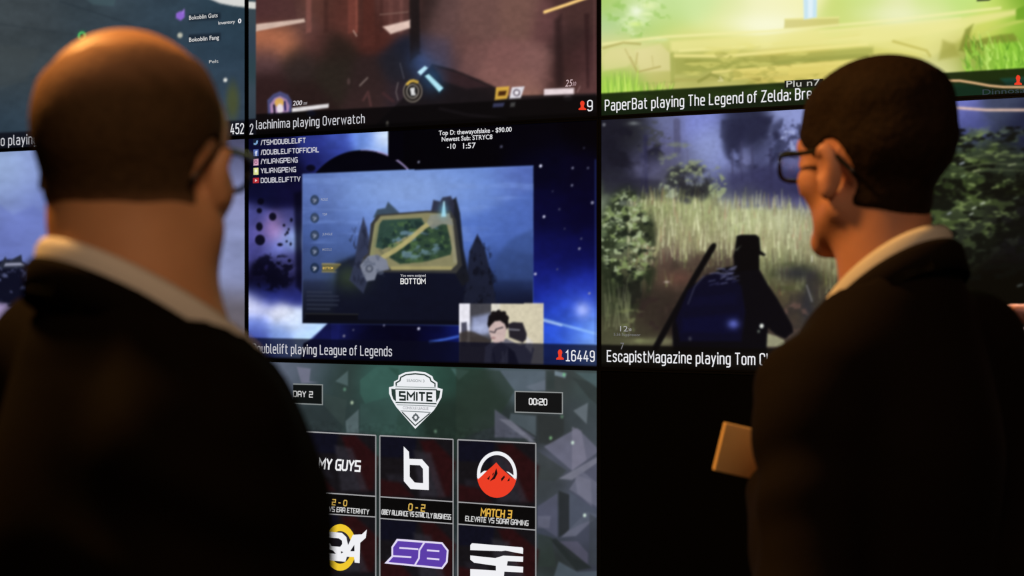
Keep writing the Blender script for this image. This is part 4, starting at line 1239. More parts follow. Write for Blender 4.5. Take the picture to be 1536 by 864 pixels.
# ------------------------------------------------------------------ row 3, column 1 : tournament board
D = Display(1, 2, 'lower middle display showing a dark green tournament board of team logos', 420)
p = D.pic
p.field([(460, 565, (92, 100, 118)), (480, 570, (44, 62, 62)), (520, 580, (46, 60, 58)), (560, 580, (50, 82, 76)), (600, 575, (52, 88, 80)), (640, 570, (46, 80, 70)), (680, 570, (40, 66, 58)),
         (480, 630, (42, 52, 54)), (530, 630, (44, 58, 58)), (580, 630, (46, 70, 64)), (680, 620, (32, 46, 40)), (720, 600, (38, 52, 46)), (740, 640, (42, 50, 52)), (780, 565, (74, 88, 96)), (850, 570, (56, 62, 62)),
         (880, 580, (62, 76, 76)), (870, 620, (58, 66, 70)), (830, 640, (48, 54, 56)), (890, 660, (64, 72, 78)), (850, 690, (74, 78, 92)), (890, 700, (82, 84, 102)), (830, 730, (56, 62, 66)), (870, 750, (74, 78, 96)),
         (820, 790, (60, 66, 80)), (870, 800, (66, 70, 86)), (840, 840, (42, 48, 48)), (890, 840, (56, 60, 72)), (820, 900, (60, 70, 74)), (890, 900, (60, 66, 74)), (600, 760, (30, 40, 40)), (400, 700, (36, 44, 46))], 17, 1.1)


def tri(pts, c, a=0.8):
    p.poly(pts, c, 2.0, a)


tri([(445, 550), (466, 553), (464, 572), (478, 574), (452, 575)], (118, 118, 140), .75)
tri([(503, 572), (522, 556), (522, 579)], (84, 104, 106), .8)
tri([(518, 632), (538, 614), (538, 650), (520, 649)], (90, 106, 110), .75)
tri([(540, 570), (565, 550), (598, 551), (600, 590), (548, 606), (540, 590)], (56, 92, 84), .7)
tri([(540, 606), (600, 592), (594, 640), (596, 650), (540, 646)], (52, 78, 74), .6)
tri([(582, 551), (598, 553), (600, 568)], (40, 70, 60), .6)
tri([(484, 590), (520, 600), (516, 640), (488, 610)], (54, 68, 66), .6)
tri([(676, 552), (688, 570), (704, 556)], (78, 112, 110), .6)
tri([(684, 552), (750, 556), (772, 586), (740, 640), (684, 660)], (40, 54, 46), .6)
tri([(750, 556), (772, 586), (818, 586), (818, 556)], (88, 100, 112), .75)
tri([(788, 580), (818, 570), (818, 586), (800, 586)], (104, 112, 126), .6)
tri([(820, 556), (832, 560), (832, 584), (820, 584)], (50, 60, 60), .8)
tri([(832, 556), (850, 560), (848, 567), (832, 563)], (128, 146, 160), .75)
tri([(858, 566), (899, 576), (899, 610), (884, 598)], (50, 58, 58), .85)
tri([(862, 558), (899, 560), (899, 584)], (78, 98, 102), .7)
tri([(860, 616), (882, 604), (880, 636)], (108, 118, 126), .75)
tri([(742, 614), (804, 658), (742, 656)], (84, 86, 102), .8)
tri([(748, 628), (766, 630), (804, 664), (796, 664)], (116, 118, 132), .75)
tri([(766, 620), (804, 624), (804, 654), (764, 630)], (84, 96, 104), .7)
tri([(806, 622), (846, 624), (846, 650), (828, 668), (808, 664)], (44, 48, 48), .7)
tri([(816, 670), (866, 642), (900, 676), (858, 706)], (108, 108, 128), .75)
tri([(858, 640), (872, 646), (880, 690), (858, 706)], (124, 122, 140), .6)
tri([(838, 718), (898, 684), (899, 692), (858, 720)], (132, 132, 148), .65)
tri([(806, 676), (850, 706), (832, 722), (806, 720)], (54, 60, 60), .7)
tri([(854, 734), (872, 706), (898, 726), (898, 762)], (104, 106, 124), .7)
tri([(862, 712), (886, 720), (888, 760), (866, 740)], (122, 122, 140), .5)
tri([(806, 760), (836, 740), (836, 806), (806, 786)], (82, 84, 104), .75)
tri([(806, 774), (826, 774), (824, 792), (806, 792)], (104, 106, 124), .55)
tri([(838, 736), (854, 742), (854, 796), (838, 806)], (36, 40, 42), .85)
tri([(842, 806), (880, 768), (898, 772), (864, 804)], (110, 112, 130), .65)
tri([(854, 738), (898, 768), (898, 776), (872, 786), (854, 796)], (74, 82, 96), .6)
tri([(836, 812), (866, 812), (882, 830), (882, 846), (858, 836)], (86, 84, 104), .7)
tri([(824, 808), (834, 808), (888, 852), (864, 856)], (34, 40, 40), .85)
tri([(806, 800), (828, 806), (834, 850), (806, 850)], (44, 54, 50), .7)
tri([(838, 842), (866, 858), (899, 856), (899, 900), (820, 900)], (80, 92, 104), .7)
tri([(884, 770), (899, 780), (899, 850), (884, 846)], (56, 62, 68), .6)
for x, y, c in ((528, 604, (180, 200, 170)), (517, 584, (90, 130, 110)), (826, 657, (120, 170, 120)), (859, 664, (214, 240, 222)), (877, 773, (222, 246, 228)), (846, 562, (120, 190, 140)), (653, 647, (90, 120, 100)), (843, 625, (90, 120, 100))):
    p.ell(x, y, 2.2, 2.6, c, 2.4, 0.9)
p.grain(14, 14, 0.06, 91)
# match cards
A = [(440, 646.5), (564, 653), (564, 900), (440, 900)]
B = [(570, 653.5), (680, 659), (681, 920), (570, 910)]
C = [(687, 659.5), (804, 665), (804, 930), (687, 920)]
for k, (Q, l2, l3) in enumerate(((A, ((440, 736), (564, 744.5)), ((440, 767.5), (564, 775.5))), (B, ((570, 745), (680, 752.5)), ((570, 777.5), (680, 785.5))), (C, ((687, 753), (804, 761)), ((687, 786), (804, 795))))):
    p.poly(Q, (20, 18, 22), 1.4)
    x0, x1 = Q[0][0], Q[1][0]
    if k == 0:
        x0 = 452
    for (ya, yb) in ((Q[0][1], l2[0][1]), (l3[0][1], l3[0][1] + 90)):
        p.poly([(x0, ya), (x0 + 55, ya + 2), (x0 + 52, ya + 34), (x0, ya + 32)], (13, 14, 28), 6, 0.9)
        p.poly([(x0 + 60, ya + 8), (x0 + 80, ya + 6), (x1 + 4, ya + 40), (x1 - 4, yb), (x1 - 22, yb)], (44, 12, 14), 8, 0.75)
        p.poly([(x0 + 50, ya + 22), (x0 + 76, ya + 26), (x1 - 12, yb), (x0 + 60, yb)], (46, 44, 52), 8, 0.7)
        p.poly([(x0, yb - 26), (x0 + 30, yb - 22), (x0 + 50, yb), (x0, yb)], (46, 12, 14), 8, 0.7)
        p.poly([(x0 + 10, yb - 34), (x0 + 40, yb - 32), (x0 + 46, yb - 20), (x0 + 12, yb - 24)], (36, 34, 42), 7, 0.6)
    p.poly([l2[0], l2[1], l3[1], l3[0]], (8, 8, 9), 1.2)
p.grain(5, 5, 0.16, 93, (440, 646, 806, 900))
D.finish()
GR = (160, 160, 162)
for Q, l2, l3 in ((A, ((440, 736), (564, 744.5)), ((440, 767.5), (564, 775.5))), (B, ((570, 745), (680, 752.5)), ((570, 777.5), (680, 785.5))), (C, ((687, 753), (804, 761)), ((687, 786), (804, 795)))):
    sh = D.sheet()
    sh.line([Q[0], Q[1]], 1.9, GR, 1)
    sh.line([Q[0], (Q[3][0], 872)], 1.9, (138, 140, 142), 1)
    sh.line([Q[1], (Q[1][0], 872)], 1.9, (138, 140, 142), 1)
    sh.line(list(l2), 1.7, GR, 1)
    sh.line(list(l3), 1.7, GR, 1)
    sh.build('card_frame', D.root)
sh = D.sheet()
sh.poly([(440, 577), (483, 578), (483, 606), (440, 604)], (15, 19, 19), 0)
sh.line([(440, 576), (484, 577.2), (484, 607), (440, 605)], 1.7, (130, 136, 136), 1)
sh.build('day_box', D.root)
sh = D.sheet()
sh.poly([(773, 587), (844, 589), (844, 620.5), (773, 618)], (18, 19, 20), 0)
sh.line([(773, 587), (844, 589), (844, 620.5), (773, 618)], 1.7, (138, 142, 142), 1, True)
sh.build('timer_box', D.root)
sh = D.sheet()
sh.sign('DAY 2', 440, 470, 594.6, 8, (205, 205, 205), 3, 0.20, 0.0, alphabet=BLOCK, space=0.42, gap=0.26)
sh.sign('00:20', 793.5, 821.5, 606.5, 8.8, (228, 228, 228), 3, 0.20, 0.0, alphabet=BLOCK, space=0.42, gap=0.26)
sh.sign('MY GUYS', 477.5, 541, 702.6, 14.5, (240, 240, 242), 3, 0.20, 0.12, alphabet=BLOCK, space=0.42, gap=0.26)
GOLD = (214, 176, 84)
WT = (206, 206, 206)
sh.sign('2 - 0', 498, 521, 757, 8, GOLD, 3, 0.20, 0.1, alphabet=BLOCK, space=0.42, gap=0.26)
sh.sign('0 - 2', 612.5, 638, 765, 9.4, GOLD, 3, 0.20, 0.1, alphabet=BLOCK, space=0.42, gap=0.26)
sh.sign('MATCH 3', 721, 768, 773.4, 10.6, (226, 178, 72), 3, 0.20, 0.1, alphabet=BLOCK, space=0.42, gap=0.26)
sh.sign('MY GUYS VS ERA ETERNITY', 461, 554, 764, 6.6, WT, 3, 0.20, 0.1, alphabet=BLOCK, space=0.42, gap=0.26)
sh.sign('OBEY ALLIANCE VS STRICTLY BUSINESS', 572.5, 677, 771, 6.8, WT, 3, 0.20, 0.1, alphabet=BLOCK, space=0.42, gap=0.26)
sh.sign('ELEVATE VS SOAR GAMING', 698, 793, 781, 7, WT, 3, 0.20, 0.1, alphabet=BLOCK, space=0.42, gap=0.26)
sh.build('match_text', D.root)
# shield emblem


def z8(x, y):
    return 570 + x / 8.636, 550 + y / 8.636


sh = D.sheet()
OUT = [(245, 112), (330, 72), (460, 58), (590, 72), (680, 122), (700, 170), (748, 205), (748, 272), (815, 290), (800, 400), (740, 505), (700, 565), (460, 805), (215, 525), (150, 420), (120, 345), (120, 265), (180, 252), (185, 192), (238, 165)]
INK = (40, 58, 54)


def inset(pts, k, c=(462, 380)):
    return [(c[0] + (x - c[0]) * k, c[1] + (y - c[1]) * k) for x, y in pts]


sh.poly([z8(*q) for q in OUT], (236, 238, 242), 1)
sh.line([z8(*q) for q in [(215, 248), (212, 210), (262, 182), (272, 138), (340, 104), (460, 92), (580, 104), (650, 144), (664, 186), (716, 218), (716, 262)]], 2.0, INK, 2)
sh.line([z8(205, 258), z8(725, 274)], 1.4, (150, 160, 160), 2)
sh.poly([z8(*q) for q in [(150, 284), (205, 292), (212, 450), (178, 424), (156, 366)]], INK, 2)
sh.poly([z8(*q) for q in [(728, 302), (786, 310), (772, 398), (730, 462)]], INK, 2)
sh.line([z8(200, 290), z8(740, 300)], 1.6, INK, 2)
sh.line([z8(205, 462), z8(735, 480)], 1.8, INK, 2)
sh.line([z8(222, 492), z8(725, 512)], 1.2, (130, 140, 142), 2)
sh.line([z8(270, 572), z8(660, 592)], 1.3, (120, 130, 132), 2)
sh.line([z8(*q) for q in [(290, 588), (460, 762), (648, 604)]], 1.7, INK, 2)
sh.disc(*z8(466, 658), 4.8, 5.8, (92, 100, 104), 2, 8, 0.45)
for dx, dy in ((0, -44), (0, 44), (-40, 0), (40, 0)):
    sh.disc(*z8(466 + dx, 658 + dy), 1.3, 1.6, (92, 100, 104), 2, 8)
sh.sign('SMITE', z8(250, 0)[0], z8(688, 0)[0], z8(0, 425)[1], 11.2, (26, 38, 36), 3, 0.27, alphabet=BLOCK, gap=0.30)
sh.text('SEASON 3', z8(350, 0)[0], z8(580, 0)[0], z8(0, 195)[1], 4.0, (140, 146, 150), 3, 0.01)
sh.text('CONSOLE LEAGUE', z8(300, 0)[0], z8(632, 0)[0], z8(0, 548)[1], 4.2, (150, 152, 158), 3, 0.01)
sh.build('shield_emblem', D.root)
# team logos, one mesh each
LW = (240, 240, 244)
sh = D.sheet()
sh.poly([(606, 669.5), (613.9, 677.5), (614.5, 688), (633.5, 688.8), (643.6, 700.2), (643.8, 735), (616.5, 733.6), (606.2, 721.5)], LW, 3,
        [[(615, 697.2), (630.5, 698), (634.8, 703), (635.2, 724.6), (622.5, 723.6), (615, 714.8)]])
sh.build('team_logo', D.root)
sh = D.sheet()
cx, cy, rx, ry = 745.8, 711.8, 29.8, 34.8
sh.disc(cx, cy, rx, ry, LW, 3, 36, 0.84, 165, 375)
arc = [(cx + (rx) * math.cos(math.radians(a)), cy + ry * math.sin(math.radians(a))) for a in range(10, 171, 8)]
sh.poly(arc + [(722, 714), (730, 707), (737, 701), (745, 693.5), (752, 702), (760, 709), (768, 716)], RED, 4)
sh.poly([(717.5, 719), (724, 713), (731, 706), (727, 706), (720, 711)], LW, 5)
sh.poly([(774.5, 720), (768, 714), (760, 707), (764, 708), (771, 713)], LW, 5)
for q in ([(745, 702), (747, 710), (743, 718), (735, 722), (741, 714)], [(731, 718), (736, 713), (734, 720)], [(752, 718), (757, 713), (758, 716), (753, 722)], [(761, 722), (765, 716), (765, 721)], [(739, 711), (742, 708), (740, 715)]):
    sh.poly(q, (24, 14, 16), 5)
sh.build('team_logo', D.root)


def z6(x, y):
    return 450 + x / 6.0, 720 + y / 6.0


sh = D.sheet()
sh.disc(510.8, 821, 24.5, 35, (240, 200, 48), 3, 36, 0.70)
sh.poly([z6(*q) for q in [(135, 430), (165, 455), (230, 462), (380, 474), (420, 512), (436, 585), (480, 492), (560, 488), (605, 445), (595, 520), (545, 565), (540, 748), (495, 742), (490, 692), (425, 690), (412, 735), (180, 715), (182, 560), (150, 520)]], LW, 4)
for q in ([(228, 514), (352, 524), (382, 545), (384, 575), (366, 600), (288, 594), (272, 570), (228, 552)], [(228, 616), (296, 630), (328, 664), (228, 655)], [(493, 582), (494, 640), (455, 640)], [(372, 640), (394, 648), (374, 662)]):
    sh.poly([z6(*k) for k in q], (22, 20, 26), 5)
sh.build('team_logo', D.root)
sh = D.sheet()
Q = [(875, 528), (1285, 560), (1340, 630), (1332, 740), (1285, 802), (762, 750), (826, 682), (826, 600)]
sh.poly([z6(*q) for q in Q], (226, 218, 244), 3)
sh.poly([z6(*q) for q in [(884, 548), (1278, 576), (1324, 636), (1316, 732), (1278, 784), (800, 738), (842, 690), (842, 606)]], (92, 62, 168), 4)
for q in ([(898, 610), (1068, 622)], [(840, 684), (1006, 694)], [(1122, 562), (1078, 632), (1074, 704), (1038, 764)], [(1146, 632), (1258, 640)], [(1146, 705), (1258, 714)]):
    sh.line([z6(*k) for k in q], 2.6, (222, 212, 244), 5)
sh.build('team_logo', D.root)


def z7(x, y):
    return 670 + x / 6.0, 720 + y / 6.0


sh = D.sheet()
sh.poly([z7(*q) for q in [(215, 585), (232, 568), (682, 605), (692, 616), (690, 664), (640, 656), (530, 634), (500, 640), (215, 630)]], LW, 3)
sh.poly([z7(*q) for q in [(215, 678), (440, 702), (512, 680), (692, 688), (690, 736), (552, 730), (545, 770), (692, 780), (690, 832), (522, 824), (514, 905), (215, 885), (215, 800), (446, 814), (446, 772), (250, 744), (215, 716)]], LW, 3)
sh.build('team_logo', D.root)

# ------------------------------------------------------------------ row 3, column 2 : switched off
D = Display(2, 2, 'black switched-off display under the tall grass scene, beside the tournament board', off=True)


#PEOPLE_BELOW
# ------------------------------------------------------------------ solid modelling on a distance grid
class Solid:
    """smooth union of simple solids on a regular grid, turned into one continuous surface"""

    def __init__(self, lo, hi, h):
        self.h = h
        self.lo = np.asarray(lo, float)
        n = np.ceil((np.asarray(hi, float) - self.lo) / h).astype(int) + 1
        self.n = n
        self.ax = [self.lo[i] + h * np.arange(n[i]) for i in range(3)]
        self.v = np.full(tuple(n), 0.2, np.float32)

    def win(self, lo, hi):
        a = np.clip(np.floor((np.asarray(lo) - self.lo) / self.h).astype(int), 0, self.n)
        b = np.clip(np.ceil((np.asarray(hi) - self.lo) / self.h).astype(int) + 1, 0, self.n)
        sl = tuple(slice(a[i], b[i]) for i in range(3))
        g = (self.ax[0][sl[0]][:, None, None], self.ax[1][sl[1]][None, :, None], self.ax[2][sl[2]][None, None, :])
        return sl, g

    def join(self, sl, d, k):
        a = self.v[sl]
        if k > 0:
            hh = np.maximum(k - np.abs(a - d), 0) / k
            self.v[sl] = np.minimum(a, d) - hh * hh * k * 0.25
        else:
            self.v[sl] = np.minimum(a, d)

    def carve(self, sl, d, k):
        a = self.v[sl]
        hh = np.maximum(k - np.abs(a + d), 0) / max(k, 1e-6)
        self.v[sl] = np.maximum(a, -d) + hh * hh * k * 0.25

    def cone(self, a, b, r1, r2, k=0.02, cut=False, flat=None):
        """a limb: round cone between two points; flat squeezes it along an axis (direction, factor)"""
        a, b = np.asarray(a, float), np.asarray(b, float)
        m = max(r1, r2) * 1.3 + k + 3 * self.h
        sl, (X, Y, Z) = self.win(np.minimum(a, b) - m, np.maximum(a, b) + m)
        e = b - a
        L = e @ e + 1e-12
        t = np.clip(((X - a[0]) * e[0] + (Y - a[1]) * e[1] + (Z - a[2]) * e[2]) / L, 0, 1)
        dx, dy, dz = X - a[0] - t * e[0], Y - a[1] - t * e[1], Z - a[2] - t * e[2]
        q = dx * dx + dy * dy + dz * dz
        if flat is not None:
            f = np.asarray(flat[0], float)
            f = f / np.linalg.norm(f)
            c = dx * f[0] + dy * f[1] + dz * f[2]
            q = q + c * c * (1 / flat[1] ** 2 - 1)
        d = np.sqrt(q) - (r1 + (r2 - r1) * t)
        (self.carve if cut else self.join)(sl, d.astype(np.float32), k)

    def egg(self, c, r, k=0.02, rot=None, cut=False):
        c, r = np.asarray(c, float), np.asarray(r, float)
        m = r.max() + k + 3 * self.h
        sl, (X, Y, Z) = self.win(c - m, c + m)
        x, y, z = X - c[0], Y - c[1], Z - c[2]
        if rot is not None:
            R = np.asarray(rot).T
            x, y, z = (R[0, 0] * x + R[0, 1] * y + R[0, 2] * z, R[1, 0] * x + R[1, 1] * y + R[1, 2] * z, R[2, 0] * x + R[2, 1] * y + R[2, 2] * z)
        k0 = np.sqrt((x / r[0]) ** 2 + (y / r[1]) ** 2 + (z / r[2]) ** 2)
        k1 = np.sqrt((x / r[0] ** 2) ** 2 + (y / r[1] ** 2) ** 2 + (z / r[2] ** 2) ** 2) + 1e-9
        d = k0 * (k0 - 1) / k1
        (self.carve if cut else self.join)(sl, d.astype(np.float32), k)

    def surface(self):
        v = self.v
        h = self.h
        neg = v < 0
        nx, ny, nz = v.shape
        cnt = np.zeros((nx - 1, ny - 1, nz - 1), np.int8)
        for i in (0, 1):
            for j in (0, 1):
                for k in (0, 1):
                    cnt += neg[i:nx - 1 + i, j:ny - 1 + j, k:nz - 1 + k]
        act = (cnt > 0) & (cnt < 8)
        ids = np.full(act.shape, -1, np.int64)
        I, J, K = np.nonzero(act)
        ids[I, J, K] = np.arange(len(I))
        acc = np.zeros((len(I), 3))
        num = np.zeros(len(I))
        cor = [(a, b, c) for a in (0, 1) for b in (0, 1) for c in (0, 1)]
        for p0 in cor:
            for ax in range(3):
                if p0[ax]:
                    continue
                p1 = list(p0)
                p1[ax] = 1
                a = v[I + p0[0], J + p0[1], K + p0[2]]
                b = v[I + p1[0], J + p1[1], K + p1[2]]
                cr = (a < 0) != (b < 0)
                t = np.where(cr, a / np.where(cr, a - b, 1), 0)
                q = np.repeat(np.asarray(p0, float)[None], len(I), 0)
                q[:, ax] += t
                acc[cr] += q[cr]
                num[cr] += 1
        P = self.lo + h * (np.stack([I, J, K], 1) + acc / num[:, None])
        F = []
        for ax in range(3):
            o = [(1, 2), (2, 0), (0, 1)][ax]
            s0 = [slice(1, -1)] * 3
            s0[ax] = slice(0, -1)
            s1 = [slice(1, -1)] * 3
            s1[ax] = slice(1, None)
            A, B = neg[tuple(s0)], neg[tuple(s1)]
            for flip in (False, True):
                M = (A & ~B) if not flip else (~A & B)
                E = np.stack(np.nonzero(M), 1)
                if len(E) == 0:
                    continue
                E[:, o[0]] += 1
                E[:, o[1]] += 1

                def cell(d0, d1):
                    c = E.copy()
                    c[:, o[0]] += d0
                    c[:, o[1]] += d1
                    return ids[c[:, 0], c[:, 1], c[:, 2]]
                q = np.stack([cell(-1, -1), cell(0, -1), cell(0, 0), cell(-1, 0)], 1)
                F.append(q if not flip else q[:, ::-1])
        return P, np.concatenate(F)

    def build(self, name, mat, parent=None, relax=1, displace=None):
        P, F = self.surface()
        for _ in range(relax):
            S = np.zeros_like(P)
            C = np.zeros(len(P))
            for a, b in ((0, 1), (1, 2), (2, 3), (3, 0)):
                np.add.at(S, F[:, a], P[F[:, b]])
                np.add.at(S, F[:, b], P[F[:, a]])
                np.add.at(C, F[:, a], 1)
                np.add.at(C, F[:, b], 1)
            P = 0.5 * P + 0.5 * S / C[:, None]
        if displace is not None:
            P = displace(P, F)
        me = bpy.data.meshes.new(name)
        me.vertices.add(len(P))
        me.vertices.foreach_set('co', P.ravel())
        me.loops.add(F.size)
        me.loops.foreach_set('vertex_index', F.ravel())
        me.polygons.add(len(F))
        me.polygons.foreach_set('loop_start', np.arange(0, F.size, 4))
        me.polygons.foreach_set('use_smooth', np.ones(len(F), bool))
        me.update(calc_edges=True)
        me.materials.append(mat)
        o = bpy.data.objects.new(name, me)
        COL.objects.link(o)
        if parent is not None:
            o.parent = parent
        return o


def rotz(a):
    c, s = math.cos(a), math.sin(a)
    return np.array([[c, -s, 0], [s, c, 0], [0, 0, 1]])


def rotx(a):
    c, s = math.cos(a), math.sin(a)
    return np.array([[1, 0, 0], [0, c, -s], [0, s, c]])


def roty(a):
    c, s = math.cos(a), math.sin(a)
    return np.array([[c, 0, s], [0, 1, 0], [-s, 0, c]])


class Frame:
    def __init__(self, origin, R, sc=1.0):
        self.o, self.R, self.k = np.asarray(origin, float), R, sc

    def p(self, *q):
        return self.o + self.R @ (np.asarray(q, float) * self.k)


def model_head(S, H, neck_base, neck_r, jowl=0.0, ear_k=1.0):
    """head about H (between the ears: x right, y to the face, z up) and the neck down to neck_base"""
    k = H.k

    def egg(c, r, kk=0.02, rot=None, cut=False):
        S.egg(H.p(*c), np.asarray(r) * k, kk, H.R if rot is None else H.R @ rot, cut)

    def cone(a, b, r1, r2, kk=0.02, cut=False):
        S.cone(H.p(*a), H.p(*b), r1 * k, r2 * k, kk, cut)
    egg((0, -0.018, 0.044), (0.076, 0.099, 0.084))
    egg((0, 0.036, 0.036), (0.063, 0.060, 0.062))
    egg((0, 0.034, -0.028), (0.056 + jowl * 0.5, 0.053, 0.066))
    for s in (-1, 1):
        cone((s * 0.052, 0.002, -0.046), (s * 0.016, 0.066, -0.086), 0.020 + jowl, 0.015 + jowl * 0.5)
        egg((s * 0.040, 0.056, -0.012), (0.024, 0.024, 0.022))
    cone((-0.010, 0.072, -0.092), (0.010, 0.072, -0.092), 0.014, 0.014)
    cone((-0.034, 0.082, 0.034), (0.034, 0.082, 0.034), 0.012, 0.012, 0.012)
    cone((0, 0.088, 0.026), (0, 0.114, -0.018), 0.008, 0.0125, 0.010)
    for s in (-1, 1):
        egg((s * 0.010, 0.101, -0.022), (0.0085, 0.011, 0.008), 0.006)
        egg((s * 0.031, 0.104, 0.012), (0.018, 0.018, 0.013), 0.010, None, True)
        egg((s * 0.031, 0.080, 0.012), (0.0135, 0.0135, 0.0125), 0.003)
    cone((-0.019, 0.0795, -0.050), (0.019, 0.0795, -0.050), 0.0052, 0.0052, 0.006)
    cone((0, 0.084, -0.052), (0, 0.084, -0.052), 0.0060, 0.0060, 0.008)
    cone((-0.014, 0.0785, -0.064), (0.014, 0.0785, -0.064), 0.0056, 0.0056, 0.006)
    S.cone(H.p(0, -0.022, -0.040), neck_base, neck_r * 0.97, neck_r, 0.025)
    S.cone(H.p(0, 0.004, -0.070), neck_base + H.R @ np.array([0, 0.018, -0.03]), neck_r * 0.74, neck_r * 0.8, 0.02)
    for s in (-1, 1):
        Re = rotz(s * -0.42) @ roty(s * 0.14) @ rotx(-0.12)
        e = ear_k
        egg((s * 0.083, -0.007, 0.000), (0.0085, 0.0185 * e, 0.033 * e), 0.007, Re)
        egg((s * 0.080, -0.003, -0.026 * e), (0.0085, 0.011 * e, 0.013 * e), 0.006)
        egg((s * 0.0915, 0.001, 0.004 * e), (0.006, 0.010 * e, 0.017 * e), 0.004, Re, True)


def model_hand(S, wrist, along, palm, thumb_side, curl=0.5, size=1.0):
    """palm, four unequal bent fingers and a thumb leaving the side of the palm"""
    w = np.asarray(wrist, float)
    a = np.asarray(along, float)
    a /= np.linalg.norm(a)
    n = np.asarray(palm, float)
    n = n - a * (a @ n)
    n /= np.linalg.norm(n)
    t = np.cross(a, n)
    if t @ np.asarray(thumb_side, float) < 0:
        t = -t
    q = size
    for i, x in enumerate((-0.028, -0.010, 0.009, 0.027)):
        S.cone(w + a * 0.012 * q + t * x * 0.55 * q, w + a * (0.082 + (0.004 if i in (1, 2) else 0)) * q + t * x * q, 0.013 * q, 0.0115 * q, 0.012, False, None)
    for x, l in ((-0.030, 0.062), (-0.010, 0.078), (0.010, 0.084), (0.030, 0.075)):
        p0 = w + a * 0.084 * q + t * x * q
        ang = curl * 0.55
        r = 0.0092 * q
        for j, f in enumerate((0.45, 0.31, 0.24)):
            d = a * math.cos(ang) + n * math.sin(ang)
            p1 = p0 + d * l * f * q
            S.cone(p0, p1, r, r * 0.9, 0.003)
            p0, r = p1, r * 0.9
            ang += curl
    b = w + a * 0.026 * q + t * 0.024 * q + n * 0.006 * q
    m = b + (a * 0.55 + t * 0.62 + n * 0.45) * 0.042 * q
    e = m + (a * 0.85 + t * 0.18 + n * 0.5) * 0.030 * q
    g = e + (a * 0.92 - t * 0.05 + n * 0.45) * 0.024 * q
    S.cone(b, m, 0.0145 * q, 0.0115 * q, 0.010)
    S.cone(m, e, 0.0112 * q, 0.0098 * q, 0.003)
    S.cone(e, g, 0.0096 * q, 0.0082 * q, 0.003)


def band(name, mat, parent, center, rx, ry, zb, zf, hb, hf, thick, flare, open_front=0.0, drop=None, n=72):
    """a collar: a standing band round the neck, high at the back (angle 0) and lower in front"""
    verts, faces = [], []
    prof = [(0.0, 0.0), (0.25, -0.0), (1.0, 0.15), (1.0, 1.0), (0.0, 1.0)]
    A = [math.radians(open_front) / 2 - math.pi + (2 * math.pi - math.radians(open_front)) * i / n for i in range(n + 1)]
    for a in A:
        f = (1 - math.cos(a)) / 2
        f = f ** 1.15
        zt = zb + (zf - zb) * f
        hh = hb + (hf - hb) * f
        for u, w_ in prof:
            r = 1.0
            ox = thick * u + flare * w_
            x = center[0] + (rx + ox) * math.sin(a)
            y = center[1] - (ry + ox) * math.cos(a) + 0.028 * f
            verts.append((x, y, center[2] + zt - hh * w_ - (thick * 0.5 if u == 0 and w_ == 0 else 0)))
    m = len(prof)
    for i in range(n):
        for j in range(m):
            k = (j + 1) % m
            faces.append((i * m + j, i * m + k, (i + 1) * m + k, (i + 1) * m + j))
    faces.append(tuple(range(m)))
    faces.append(tuple(n * m + j for j in reversed(range(m))))
    o = mesh_obj(name, verts, faces, mat, parent, True)
    return o


def cloth_noise(amp, seed, folds=()):
    """soft wrinkles pushed along the surface normals; folds are (point, direction, length, wavelength, depth)"""
    def f(P, F):
        N = np.zeros_like(P)
        fn = np.cross(P[F[:, 2]] - P[F[:, 0]], P[F[:, 3]] - P[F[:, 1]])
        for j in range(4):
            np.add.at(N, F[:, j], fn)
        N /= np.linalg.norm(N, axis=1, keepdims=True) + 1e-12
        n = vnoise(P[:, 0] * 100 + P[:, 1] * 60 + 500, P[:, 2] * 100 + 400 + P[:, 1] * 40, 14, 9, seed, 2) - 0.5
        d = amp * n
        for c, dr, ln, wl, dep in folds:
            q = P - np.asarray(c)
            w_ = np.exp(-(q ** 2).sum(1) / (2 * ln * ln))
            ph = q @ np.asarray(dr) / wl * 2 * math.pi
            d = d + dep * w_ * np.sin(ph + 2.5 * n)
        return P + N * d[:, None]
    return f


